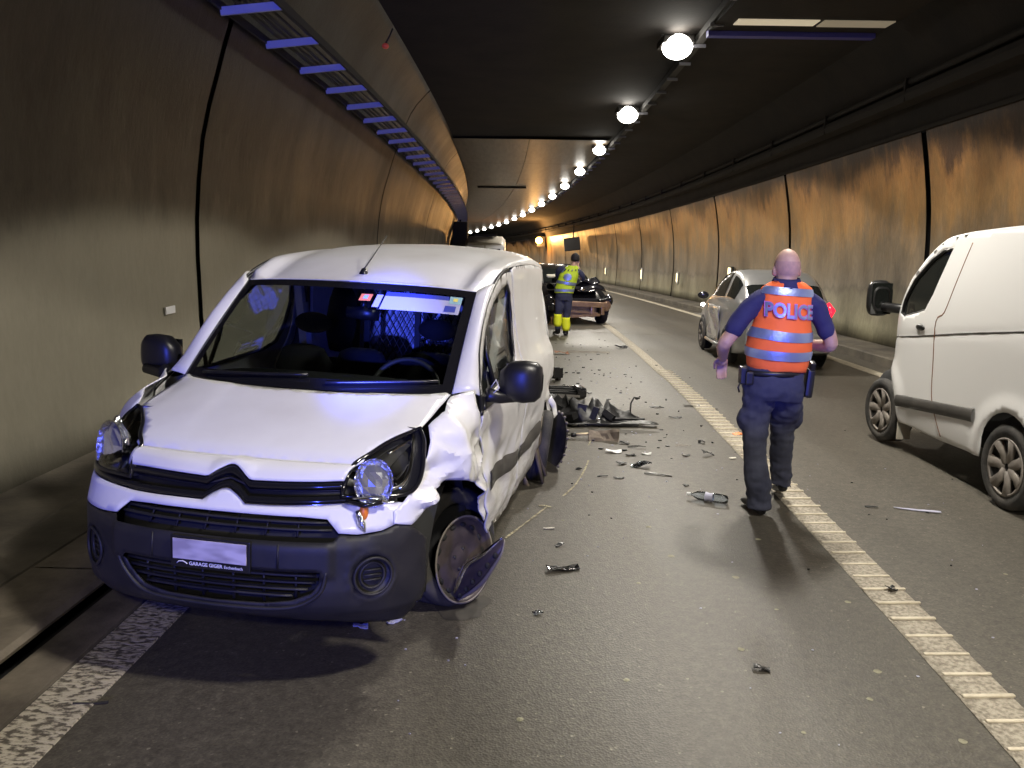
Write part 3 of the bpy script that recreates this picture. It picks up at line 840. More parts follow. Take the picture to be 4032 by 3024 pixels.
VAN = empty('delivery_van', 'white delivery van with crumpled front corner, stopped at the left edge line', 'van', matrix=Matrix.Translation(VTr) @ VR.to_4x4())

def crumple(x, z):
    """inward push of the hit left side, metres"""
    m = sst(.66, .45, x) * sst(-.34, -.10, x) * sst(.96, .84, z)
    q = Vector((x * 5.2, z * 4.6, 3.1))
    ds, _ps = noise.voronoi(Vector((x * 5.5 + z * 2, z * 7.5 - x * 1.5, .7)))
    a = min(1.0, (ds[1] - ds[0]) * 1.6)
    ds2, _ps = noise.voronoi(Vector((x * 15, z * 17 + x * 4, 2.2)))
    d = m * (.002 + .040 * a + .004 * min(1, (ds2[1] - ds2[0]) * 1.5) + .022 * noise.noise(q))
    d += .032 * math.exp(-((x - .02) / .10) ** 2 - ((z - .84) / .08) ** 2)          # big bowl behind the lamp
    d -= .030 * math.exp(-((x - .20) / .05) ** 2 - ((z - .84) / .16) ** 2)          # fold standing out in front of it
    d += .06 * math.exp(-((x - .42) / .14) ** 2 - ((z - .78) / .05) ** 2)
    d -= .03 * math.exp(-((z - .70 - .2 * (x - .4)) / .025) ** 2) * m
    # door and sill
    q2 = Vector((x * 2.6, z * 7.5, 1.7))
    md = sst(-.02, -.2, x) * sst(.80, .60, z)
    d += md * .016 * abs(noise.noise(q2)) * 2
    d += .035 * math.exp(-((x + .33) / .16) ** 2 - ((z - .82) / .10) ** 2)
    d += .018 * math.exp(-((x + .75) / .25) ** 2 - ((z - .62) / .12) ** 2)
    d += sst(-2.3, -2.9, x) * sst(1.0, .6, z) * .06 * abs(noise.noise(Vector((x * 5, z * 5, 9)))) * 2
    return d
def sideL(x, z):
    p = side(x, z, 1); return (p[0], p[1] - crumple(x, z), p[2])
def sideR(x, z): return side(x, z, -1)
def WL_(s, z):
    p = Wf(s, z)
    if s > .72:
        d = crumple(p[0], z) * sst(.72, .9, s)
        x2, y2 = plan(s + .01); x1, y1 = plan(s - .01); tx, ty = x2 - x1, y2 - y1; n = math.hypot(tx, ty)
        return (p[0] - ty / n * d, p[1] + tx / n * d, z)
    return p
def WI(dep): return lambda s, z: (lambda p, n: (p[0] - n[0] * dep, p[1] - n[1] * dep, z))(Wf(s, z), wn(s))
def wn(s):
    a = abs(s); x2, y2 = plan(a + .01); x1, y1 = plan(max(0, a - .01))
    if a < .01: return (1.0, 0.0)
    tx, ty = x2 - x1, y2 - y1; n = math.hypot(tx, ty)
    return (ty / n, -tx / n * (1 if s > 0 else -1))

# ---- bumper
WHITE_LOW = [(-1.03, .60), (-.88, .612), (-.70, .618), (-.569, .622), (-.482, .631), (-.465, .651), (-.437, .678), (-.33, .683), (0, .686), (.33, .686), (.437, .680), (.465, .655), (.485, .634), (.56, .628), (.66, .636), (.748, .662)]
bum_out = [(-1.035, .20), (-.85, .225), (-.71, .243), (-.384, .270), (.04, .276), (.35, .262), (.524, .246), (.70, .228), (.803, .222), (.86, .26), (.885, .36), (.89, .48), (.875, .57), (.80, .63), (.745, .655)] + [(.66, .630), (.56, .622), (.487, .628), (.466, .606), (-.466, .606), (-.484, .625), (-.569, .616), (-.70, .612), (-.88, .606), (-1.03, .594), (-1.06, .5), (-1.06, .32)]
LOW_IN = [(-.405, .470), (-.372, .43), (-.31, .372), (-.20, .350), (0, .345), (.20, .350), (.31, .368), (.385, .40), (.412, .44), (.418, .490), (0, .492), (-.39, .490)]
def bumf(s, z):
    p = Wf(s, z); n = wn(s); o = 0
    if abs(s) < .47 and z > .46: o = .012 * sst(.47, .455, abs(s))
    dx = ((abs(s) - .621) ** 2 + (z - .460) ** 2) ** .5
    if dx < .085: o = -.022 * sst(.085, .07, dx)
    if .085 <= dx < .10: o = .006
    if z < .30: o -= .015
    if s > .55: o -= .010 * abs(noise.noise(Vector((s * 6, z * 6, 0))))
    return (p[0] + n[0] * o, p[1] + n[1] * o, z)
bumper = cdt_panel('front_bumper', bum_out, [LOW_IN], bumf, .018, 'plastic', VAN, .008)
bumper['label'] = 'dark grey unpainted front bumper, scuffed'
for s_ in (-.621, .621):
    pts = [WI(-.004)(s_ + .075 * math.cos(t), .460 + .075 * math.sin(t)) for t in [2 * PI * k / 28 for k in range(28)]]
    tube('fog_ring', pts, .007, 'plastic', bumper, 6, True)
    pts = [WI(.010)(s_ + .050 * math.cos(t), .460 + .052 * math.sin(t)) for t in [2 * PI * k / 24 for k in range(24)]]
    tube('fog_ring', pts, .006, 'plastic', bumper, 6, True)
    for dz in (-.02, 0, .02):
        tube('fog_bar', [WI(.012)(s_ - .035, .46 + dz), WI(.012)(s_ + .035, .46 + dz)], .005, 'plastic', bumper, 6)
# centre panel creases
for s_ in (-.255, .262):
    tube('panel_rib', [WI(-.016)(s_, .595), WI(-.016)(s_, .50)], .004, 'plastic', bumper, 6)
tube('bumper_lip', smooth_poly([WI(-.004)(a, b) for a, b in [(-.43, .47), (-.40, .42), (-.34, .36), (-.26, .333), (-.1, .325), (.1, .325), (.26, .333), (.35, .355), (.42, .41), (.44, .49)]], k=5), .009, 'plastic', bumper, 8)
# white strip above the bumper
BOT_G = [(-.95, .735), (-.80, .727), (-.632, .720), (-.455, .713), (-.352, .714), (-.225, .716), (-.095, .717), (-.055, .745), (-.02, .762), (0, .766), (.018, .763), (.055, .744), (.093, .717), (.202, .719), (.407, .727), (.516, .733), (.623, .733), (.74, .733)]
white_strip = [(-1.06, .606), (-1.075, .66), (-1.06, .745)] + BOT_G + [(.79, .725), (.775, .69), (.748, .662)] + list(reversed(WHITE_LOW))
ws_ = cdt_panel('bumper_strip', white_strip, [], Wf, .025, 'white_paint', VAN, .007); ws_['label'] = 'white painted upper strip of the bumper'
# recess behind the intakes
cdt_panel('intake_recess', [(-.50, .31), (.50, .31), (.52, .70), (-.52, .70)], [], WI(.07), .05, 'black', VAN, .004)
gr = cdt_panel('grille', [(-.62, .705), (.70, .705), (.70, .745), (.53, .79), (.10, .79), (.02, .838), (-.02, .838), (-.10, .79), (-.53, .79)], [], WI(.035), .03, 'black_plastic', VAN, .004)
for z in (.466, .438, .410, .382):
    w_ = .40 if z > .43 else (.37 if z > .40 else .31)
    tube('slat', [WI(.022)(-w_ + 2 * w_ * k / 14, z) for k in range(15)], .0065, 'plastic', gr, 6, flat=1.6)
for z in (.662, .638):
    w_ = .445 if z > .65 else .46
    tube('slat', [WI(.022)(-w_ + 2 * w_ * k / 14, z) for k in range(15)], .006, 'plastic', gr, 6, flat=1.6)
for s_ in (-.32, -.19, -.065, .065, .19, .32):
    tube('grille_divider', [WI(.034)(s_, .345), WI(.034)(s_, .49)], .006, 'plastic', gr, 6)
    tube('grille_divider', [WI(.034)(s_, .61), WI(.034)(s_, .69)], .005, 'plastic', gr, 6)
TOP_G = [(-.532, .803), (-.397, .806), (-.258, .805), (-.095, .801), (-.06, .826), (-.02, .846), (0, .850), (.02, .846), (.06, .826), (.095, .801), (.186, .803), (.40, .809), (.512, .814)]
def band(name, line, h0, h1, dep, material, parent, bulge=.012):
    rows = []
    for t in (0, .25, .5, .75, 1):
        rows.append([WI(dep - bulge * math.sin(PI * t))(s, z + h0 + (h1 - h0) * t) for s, z in densify(line, .02, False)])
    return grid_patch(name, rows, material, parent, .006)
band('chevron_bar', TOP_G, -.034, .0, .008, 'gloss_black', gr)
band('chevron_bar', [(s, z) for s, z in BOT_G], .0, .030, .008, 'gloss_black', gr)
band('chrome_edge', [(s, z) for s, z in BOT_G if s > -.12], -.001, .006, -.004, 'chrome', gr, .003)
band('grille_slat', [(-.50, .770), (-.12, .766), (0, .80), (.12, .766), (.50, .775)], -.006, .006, .02, 'plastic', gr, .004)
# nose panel between hood and grille
def resample(c, n):
    L_ = [0]
    for p, q in zip(c, c[1:]): L_.append(L_[-1] + (Vector(q) - Vector(p)).length)
    out = []; j = 0
    for i in range(n + 1):
        d = L_[-1] * i / n
        while j < len(L_) - 2 and L_[j + 1] < d: j += 1
        t = (d - L_[j]) / max(1e-9, L_[j + 1] - L_[j]); out.append(Vector(c[j]).lerp(Vector(c[j + 1]), min(1, t)))
    return out
NP_T = [(.588, -.475), (.600, -.30), (.606, -.1), (.606, .1), (.600, .30), (.588, .475)]
def nose_rows():
    lo = resample([Wf(a, b) for a, b in smooth_poly([(-.530, .830), (-.532, .806)], k=2)[:0] + densify(TOP_G, .01, False)], 60)
    hi = []
    hp = smooth_poly([(x + .006, y) for x, y in NP_T], k=8)
    hx = [(x, y, TOP(x, y)[2] - .012) for x, y in hp]
    rows = []
    for t in [k / 8 for k in range(9)]:
        r = []
        for k, p in enumerate(lo):
            y = -.475 + .95 * k / 60
            # point on the hood line with matching y
            for a_, b_ in zip(hx, hx[1:]):
                if a_[1] <= y <= b_[1] + 1e-6:
                    f = (y - a_[1]) / (b_[1] - a_[1]); q = Vector(a_).lerp(Vector(b_), f); break
            g = p.lerp(q, t); bl = .012 * math.sin(PI * t)
            r.append((g.x + bl, g.y, g.z + bl * .8))
        rows.append(r)
    return rows
n_ = grid_patch('nose_panel', nose_rows(), 'white_paint', VAN, .006, flip=True)

# ---- hood
hood_out = [(.588, -.475), (.600, -.30), (.606, -.1), (.606, .1), (.600, .30), (.588, .475), (.527, .509), (.452, .546), (.387, .588), (.315, .648), (.199, .662), (.061, .670), (-.082, .680), (-.15, .682),
            (-.10, .648), (-.01, .560), (.045, .43), (.072, .25), (.08, 0), (.072, -.25), (.045, -.43), (-.01, -.560), (-.10, -.648), (-.15, -.682), (-.082, -.680), (.061, -.670), (.199, -.662), (.315, -.648), (.387, -.588), (.452, -.546), (.527, -.509)]
def hoodf(x, y):
    p = TOP(x, y); z = p[2]
    z += .004 * sst(.16, .10, abs(abs(y) - .46)) * sst(.6, .3, x)          # two soft power creases
    z -= .016 * sst(.545, .60, x) ** 1.5                                            # rolls down to the shut line
    if y > .5: z -= .006 * noise.noise(Vector((x * 5, y * 5, 0)))
    return (x, y, z)
hood_out = [(x, y * (.986 if .3 < x < .57 else 1)) for x, y in smooth_poly(hood_out, True, 3)]
hood = cdt_panel('hood', hood_out, [], hoodf, .03, 'white_paint', VAN, .006, flip=False)
# dark filler under the shut lines
fill = cdt_panel('body_shell', [(.60, -.60), (.60, .60), (.38, .65), (-.2, .66), (-.2, -.66), (.38, -.65)], [], lambda x, y: (x * .97, y * .97, TOP(x, y)[2] - .035), .06, 'black', VAN, .003)
# cowl and wipers
rows = []
for t in (0, .5, 1):
    r_ = []
    for k in range(-12, 13):
        u = k / 12; g0 = glass(u, -.0); h = (.085 - .23 * abs(u) ** 2.4, u * .69, 0); zt_ = TOP(h[0], h[1])[2] - .012
        r_.append((h[0] * (1 - t) + g0[0] * t, h[1] * (1 - t) + g0[1] * t, zt_ * (1 - t) + (g0[2] - .006) * t))
    rows.append(r_)
grid_patch('cowl', rows, 'black_plastic', VAN, .01)
for a, b, c_ in ((-.55, .02, .05), (.12, .62, .06)):
    pts = [(lambda g: (g[0] + .018, g[1], g[2] + .012))(glass(a / .69 + (b - a) / .69 * k / 8, .035 + .05 * k / 8)) for k in range(9)]
    tube('wiper', pts, .008, 'black_plastic', VAN, 6)

# ---- windscreen
def gl_grid(u0, u1, v0, v1, nu=24, nv=12, push=0.0):
    return [[(lambda g: (g[0] + push * .55, g[1], g[2] + push * .8))(glass(u0 + (u1 - u0) * i / nu, v0 + (v1 - v0) * j / nv)) for i in range(nu + 1)] for j in range(nv + 1)]
wsn = grid_patch('windscreen', gl_grid(-1, 1, 0, 1), 'screen', VAN)
for (u0, u1, v0, v1) in ((-1, 1, -.01, .075), (-1, 1, .925, 1.0), (-1, -.925, .0, 1), (.925, 1, .0, 1)):
    grid_patch('frit_border', gl_grid(u0, u1, v0, v1, 16, 12, .002), 'gloss_black', wsn)
def sticker(u0, u1, v0, v1, m, lab, nm='sticker', push=.004):
    o = grid_patch(nm, gl_grid(u0, u1, v0, v1, 10, 3, push), m, wsn); o['label'] = lab
sticker(.30, .905, .715, .86, 'label_white', 'long pale lilac sticker strip behind the windscreen')
sticker(.30, .80, .862, .905, 'label_blue', 'dark blue upper edge of the pale sticker strip')
sticker(.81, .905, .825, .905, 'label_teal', 'small teal and yellow sticker', push=.006)
sticker(.84, .875, .85, .885, 'label_yellow', 'yellow dot of the teal sticker', push=.008)
sticker(.79, .875, .735, .80, 'label_blue', 'small dark blue square sticker', push=.006)
sticker(.105, .20, .79, .865, 'label_orange', 'orange motorway sticker with a pale blue centre', push=.006)
sticker(.135, .17, .81, .85, 'label_teal', 'pale blue centre of the orange sticker', push=.008)
sticker(.235, .285, .73, .865, 'label_white', 'small speckled sticker', push=.006)
tube('rear_view_mirror', [(-.60, -.02, 1.385), (-.595, .07, 1.382), (-.60, .16, 1.375)], [.03, .038, .03], 'black_plastic', VAN, 10, flat=.5)
tube('mirror_stalk', [(-.60, .07, 1.40), (-.625, .07, 1.47)], .016, 'black_plastic', VAN, 8)

# ---- roof and pillars
MOLD = [(-.095, .975), (-.19, 1.045), (-.285, 1.112), (-.39, 1.241), (-.52, 1.355), (-.68, 1.458), (-.812, 1.522), (-.93, 1.57), (-1.06, 1.608), (-1.187, 1.633), (-1.35, 1.645)]
def mold_at(t):
    L_ = [0.0]
    for a, b in zip(MOLD[1:8], MOLD[2:8]): L_.append(L_[-1] + math.hypot(a[0] - b[0], a[1] - b[1]))
    d = t * L_[-1]
    for i in range(len(L_) - 1):
        if d <= L_[i + 1] + 1e-9:
            f = (d - L_[i]) / (L_[i + 1] - L_[i]); a, b = MOLD[1 + i], MOLD[2 + i]
            return (a[0] + (b[0] - a[0]) * f, a[1] + (b[1] - a[1]) * f)
for sg in (1, -1):
    rows = []
    for j in range(15):
        t = j / 14
        g = Vector(glass(sg, t)); x_, z_ = mold_at(t); o_ = Vector(side(x_, z_, sg))
        mid = (g + o_) * .5 + Vector((.012, sg * .022, .016))
        q1 = g * .72 + mid * .28 + Vector((.004, sg * .006, .006))
        rows.append([tuple(v) for v in (g + Vector((0, 0, .001)), q1, mid, o_ * .6 + mid * .4 + Vector((0, sg * .008, 0)), o_)])
    rr = [smooth_poly(r, k=3) for r in rows]
    grid_patch('windscreen_pillar', rr, 'white_paint', VAN, .006, flip=(sg > 0))
    # base of the pillar down to the fender top
    base = [(-.02, .985), (-.15, .975), (-.14, 1.05), (-.10, 1.06)]
    # black moulding
    pts = [(lambda p: (p[0], p[1] + sg * .006, p[2]))(side(x_, z_, sg)) for x_, z_ in smooth_poly(MOLD, k=4)]
    tube('door_seal', pts, .011, 'black_plastic', VAN, 6)
EDGE = [(-.70, 1.555), (-.80, 1.585), (-1.0, 1.628), (-1.2, 1.642), (-1.6, 1.66), (-2.0, 1.670), (-2.4, 1.672), (-2.8, 1.66), (-3.1, 1.64), (-3.27, 1.60), (-3.345, 1.52)]
ZC = [(-.70, 1.545), (-.80, 1.585), (-1.0, 1.645), (-1.2, 1.690), (-1.6, 1.745), (-2.0, 1.770), (-2.4, 1.785), (-2.8, 1.788), (-3.1, 1.778), (-3.27, 1.745), (-3.345, 1.66)]
rows = []
xs_ = smooth_poly([(a, b, c) for (a, b), (_, c) in zip(EDGE, ZC)], k=4)
for (x, ze, zc) in xs_:
    ye = abs(side(max(x, -3.2), ze, 1)[1])
    pr = [(0, zc), (.25, zc - .008), (.45, zc - .022), (.56, zc - .042), (.64, zc - (zc - ze) * .55), (ye - .012, ze + (zc - ze) * .22), (ye, ze)]
    if x > -.72: pr = [(0, 1.545), (.25, 1.542), (.45, 1.534), (.56, 1.527), (.62, 1.522), (.66, 1.521), (ye, ze)]
    half = smooth_poly(pr, k=3)
    fd = sst(-1.3, -.72, x)
    xf = lambda y: x - (.067 * (abs(y) / .66) ** 2.2 + max(0, abs(y) - .655) / .06 * .16) * fd + (.02 if x > -.72 else 0)
    rows.append([(xf(-y), -y, z) for y, z in reversed(half)] + [(xf(y), y, z) for y, z in half[1:]])
roof = grid_patch('roof', rows, 'white_paint', VAN, .006, flip=True)
lathe('antenna_base', [(.0, .035), (.012, .032), (.022, .012), (.026, 0)], 'black_plastic', roof, 14, 'z', (-.80, 0, 1.585))
tube('antenna', [(-.80, 0, 1.61), (-.98, .0, 1.70), (-1.20, 0, 1.81)], .0035, 'cable', roof, 6)

# ---- left door, right door, side panels
WIN = [(-1.33, 1.562), (-1.12, 1.532), (-.90, 1.470), (-.745, 1.402), (-.60, 1.318), (-.49, 1.225), (-.37, 1.128), (-.27, 1.068), (-.215, 1.03), (-.63, 1.040), (-1.22, 1.072), (-1.36, 1.11), (-1.42, 1.20), (-1.47, 1.365), (-1.44, 1.50)]
WIN_R = WIN
DOOR_L = [(-.105, .975), (-.10, .875), (-.175, .734), (-.258, .589), (-.286, .454), (-.34, .34), (-.43, .262), (-.8, .245), (-1.215, .235), (-1.30, .6), (-1.50, .95), (-1.545, 1.2), (-1.52, 1.5), (-1.45, 1.628)] + [(x, z - .016) for x, z in reversed(MOLD[1:])] 
DOOR_R = [(-.105, .975), (-.10, .70), (-.16, .50), (-.30, .38), (-.43, .262), (-.8, .245), (-1.215, .235), (-1.30, .6), (-1.50, .95), (-1.545, 1.2), (-1.52, 1.5), (-1.45, 1.628)] + [(x, z - .016) for x, z in reversed(MOLD[1:])]
SIDE = [(-1.228, .235), (-1.7, .23), (-2.15, .22), (-2.235, .26), (-2.25, .36), (-2.31, .50), (-2.42, .61), (-2.60, .655), (-2.78, .61), (-2.89, .50), (-2.95, .36), (-2.96, .28), (-3.335, .30)]
def side_out():
    top = [(x, z) for x, z in reversed(EDGE) if x < -1.55]
    return SIDE + [(-3.335, 1.0)] + [(max(x, -3.335), z - .002) for x, z in top] + [(-1.465, 1.640), (-1.535, 1.5), (-1.56, 1.2), (-1.515, .95), (-1.315, .6)]
for sg, nm in ((1, 'L'), (-1, 'R')):
    fm = sideL if sg > 0 else sideR
    d = cdt_panel('door', DOOR_L if sg > 0 else DOOR_R, [WIN], fm, .028, 'white_paint', VAN, .008, flip=(sg < 0))
    d['label'] = 'dented and scraped driver door' if sg > 0 else 'undamaged passenger door'
    wv, wf = cdt(WIN, [], .12)
    wnd = new_obj('window', [(lambda p: (p[0], p[1] - sg * .012, p[2]))(side(a, b, sg)) for a, b in wv], wf, 'glass', d, True)
    fr = [(lambda p: (p[0], p[1] - sg * .002, p[2]))(side(a, b, sg)) for a, b in densify(WIN, .05)]
    tube('window_seal', fr, .011, 'black_plastic', d, 6, True)
    # quarter bar
    tube('window_bar', [(lambda p: (p[0], p[1], p[2]))(side(a, b, sg)) for a, b in ((-.60, 1.30), (-.59, 1.2), (-.58, 1.05))], .012, 'black_plastic', d, 6)
    cdt_panel('mirror_mount', [(-.20, 1.038), (-.14, .985), (-.36, .985), (-.38, 1.04)], [], lambda a, b: (lambda p: (p[0], p[1] + sg * .004, p[2]))(side(a, b, sg)), .05, 'black_plastic', d, .015, flip=(sg < 0))
    # handle
    hx, hz = -1.18, .90
    p0 = Vector(fm(hx, hz))
    new_obj('handle_recess', *ell_geo(p0 + Vector((0, -sg * .004, 0)), (.075, .012, .035)), 'black', d, True)
    tube('handle', [p0 + Vector((.085, sg * .008, .0)), p0 + Vector((0, sg * .038, .004)), p0 + Vector((-.085, sg * .008, 0))], [.012, .014, .012], 'black_plastic', d, 8)
    # side panel
    so_ = side_out()
    sp_ = cdt_panel('side_panel', so_, [], fm, .035, 'white_paint', VAN, .008, flip=(sg < 0))
    cr_l = smooth_poly([(-1.66, 1.50), (-1.80, 1.575), (-2.3, 1.59), (-2.8, 1.57), (-3.0, 1.45), (-3.08, 1.10), (-3.0, 1.02), (-1.75, .98), (-1.66, 1.08)], True, 4)
    tube('pressed_crease', [(lambda p: (p[0], p[1] - sg * .001, p[2]))(fm(a, b)) for a, b in densify(cr_l, .03)], .004, 'grey_plastic', sp_, 6, True)
    # rubbing strips
    def strip(x0, x1, par, f=fm):
        rws = []
        n = 26
        for zz, oo in ((.0, .002), (.02, .016), (.06, .018), (.10, .016), (.118, .002)):
            r = []
            for k in range(n + 1):
                x = x0 + (x1 - x0) * k / n
                zb = .452 + .085 * sst(-1.4, -.22, x) if sg > 0 else .47
                wob = (.010 * noise.noise(Vector((x * 3, 0, 5))) if sg > 0 else 0)
                p = f(x, zb + zz + wob)
                r.append((p[0], p[1] + sg * oo, p[2]))
            rws.append(r)
        grid_patch('rub_strip', rws, 'grey_plastic', par, 0)
    strip(-.31, -1.225, d); strip(-1.30, -2.22, sp_)
# scraped bare patches on the hit side
def scrape(x0, x1, z0, z1, seed):
    rnd = random.Random(seed)
    out = []
    n = 9
    for k in range(n): out.append((x0 + (x1 - x0) * k / (n - 1), z0 + rnd.uniform(-.015, .015)))
    for k in range(n): out.append((x1 - (x1 - x0) * k / (n - 1), z1 + rnd.uniform(-.02, .02)))
    return cdt_panel('scrape', out, [], lambda a, b: (lambda p: (p[0], p[1] + .0025, p[2]))(sideL(a, b)), .03, 'primer', VAN, 0)
for a in ((-.36, -.95, .36, .385, 1), (-.6, -1.18, .30, .318, 2), (-.40, -.75, .42, .432, 3), (-1.3, -2.1, .36, .385, 4), (-.5, -1.1, .335, .343, 5), (-1.25, -1.9, .41, .42, 6)): scrape(*a)

# ---- fenders
FEN_TOP = [(.300, .983), (.199, 1.018), (.061, 1.052), (-.082, 1.072), (-.11, 1.06)]
def fen(sg):
    if sg > 0:
        out = [(.295, .978), (.199, 1.020), (.061, 1.054), (-.082, 1.076), (-.13, 1.08), (-.088, 1.0), (-.088, .875), (-.163, .734), (-.248, .589), (-.276, .454), (-.262, .40), (-.225, .44), (-.187, .50), (-.120, .58), (-.05, .66), (.10, .70), (.20, .735), (.30, .75), (.40, .735), (.475, .70), (.535, .665), (.60, .640), (.66, .655), (.655, .70), (.60, .745), (.53, .775), (.46, .825), (.40, .875), (.345, .93)]
    else:
        arch = [(.36 * math.cos(t), .28 + .37 * math.sin(t)) for t in [PI - .35 - (PI - .7) * k / 12 for k in range(13)]]
        out = [(.295, .978), (.199, 1.020), (.061, 1.054), (-.082, 1.076), (-.13, 1.08), (-.088, 1.0), (-.088, .70), (-.15, .50), (-.30, .42), (-.34, .40)] + arch + [(.42, .38), (.42, .60), (.44, .745), (.46, .78), (.46, .825), (.40, .875), (.345, .93)]
    def f(x, z):
        s = s_of_x(x)
        p = WL_(s, z) if sg > 0 else Wf(-s, z)
        return p
    o = cdt_panel('fender', out, [], f, .016 if sg > 0 else .03, 'white_paint', VAN, .005, flip=(sg < 0))
    if sg > 0: autosmooth(o, 26)
    o['label'] = 'crumpled and torn front fender' if sg > 0 else 'undamaged front fender'
    return o
fen(1); fen(-1)
# wheel arches and underbody, dark
for sg in (1, -1):
    rows = []
    for k in range(13):
        t = PI * k / 12
        rows.append([(-.02 + .40 * math.cos(t), sg * yv, .27 + .43 * math.sin(t)) for yv in (.40, .60, .78 if sg < 0 else .72)])
    grid_patch('wheel_arch_liner', rows, 'black', VAN, .01)
    rows = []
    for k in range(13):
        t = PI * k / 12
        rows.append([(-2.60 + .36 * math.cos(t), sg * yv, .27 + .385 * math.sin(t)) for yv in (.45, .65, .84)])
    grid_patch('wheel_arch_liner', rows, 'black', VAN, .01)
box('underbody', (-1.45, 0, .32), (3.5, 1.05, .14), 'black', VAN)
box('firewall', (.10, 0, .62), (.25, 1.0, .55), 'black', VAN)
box('inner_sill', (-1.25, .60, .33), (1.7, .36, .14), 'black', VAN); box('inner_sill', (-1.25, -.60, .33), (1.7, .36, .14), 'black', VAN)
# torn liner and brown scraped piece at the rear arch
tl = grid_patch('torn_arch_trim', [[(-2.30 - .01 * j, .80 + .06 * math.sin(k * .9), .62 - .085 * k - .03 * j) for j in range(4)] for k in range(8)], 'mud', VAN, .012)
for a, b in (((-2.25, .84, .60), (-2.34, .90, .06)), ((-2.33, .86, .56), (-2.42, .91, .10))):
    tube('bent_trim', [a, ((a[0] + b[0]) / 2, .83, (a[2] + b[2]) / 2), b], [.035, .045, .03], 'mud', VAN, 7, flat=.35)
tube('torn_panel_lip', [(-2.95, .85, .60), (-3.0, .88, .54), (-3.0, .895, .47), (-2.95, .885, .45)], [.03, .03, .025, .015], 'white_paint', VAN, 8, flat=.25)

# ---- rear
cdt_panel('rear_doors', [(-.72, .30), (.72, .30), (.76, .45), (.80, .9), (.72, 1.35), (.66, 1.60), (.5, 1.66), (-.5, 1.66), (-.66, 1.60), (-.72, 1.35), (-.80, .9), (-.76, .45)], [], lambda y, z: (-3.345 + .02 * (z > 1.2), y, z), .12, 'white_paint', VAN, .008, flip=True)  # left without a window so lamp light stays out of the cargo space

# ---- headlights
HL_IN = [(.50, .756), (.511, .797), (.53, .832), (.578, .866)]
HL_LOW = [(.50, .756), (.571, .757), (.679, .757), (.754, .757), (.816, .765), (.87, .792), (.93, .835), (.975, .88), (1.02, .93), (1.06, .965)]
def hl_curves(sg, dep=0.0):
    f = (lambda s, z: WI(dep)(s * sg, z))
    top = [f(a, b) for a, b in HL_IN] + [(lambda p: (p[0] - dep * .4, p[1], p[2] - dep * .6))(TOP(x, sg * y)) for x, y in ((.527, .509), (.452, .546), (.387, .588), (.325, .634))] + [f(1.065, .975)]
    low = [f(a, b) for a, b in HL_LOW] + [f(1.065, .975)]
    def res(c, n):
        c = smooth_poly(c, k=5); L_ = [0]
        for a, b in zip(c, c[1:]): L_.append(L_[-1] + (Vector(a) - Vector(b)).length)
        out = []; j = 0
        for i in range(n + 1):
            d = L_[-1] * i / n
            while j < len(L_) - 2 and L_[j + 1] < d: j += 1
            t = (d - L_[j]) / max(1e-9, L_[j + 1] - L_[j]); out.append(Vector(c[j]).lerp(Vector(c[j + 1]), min(1, t)))
        return out
    return res(top, 26), res(low, 26)
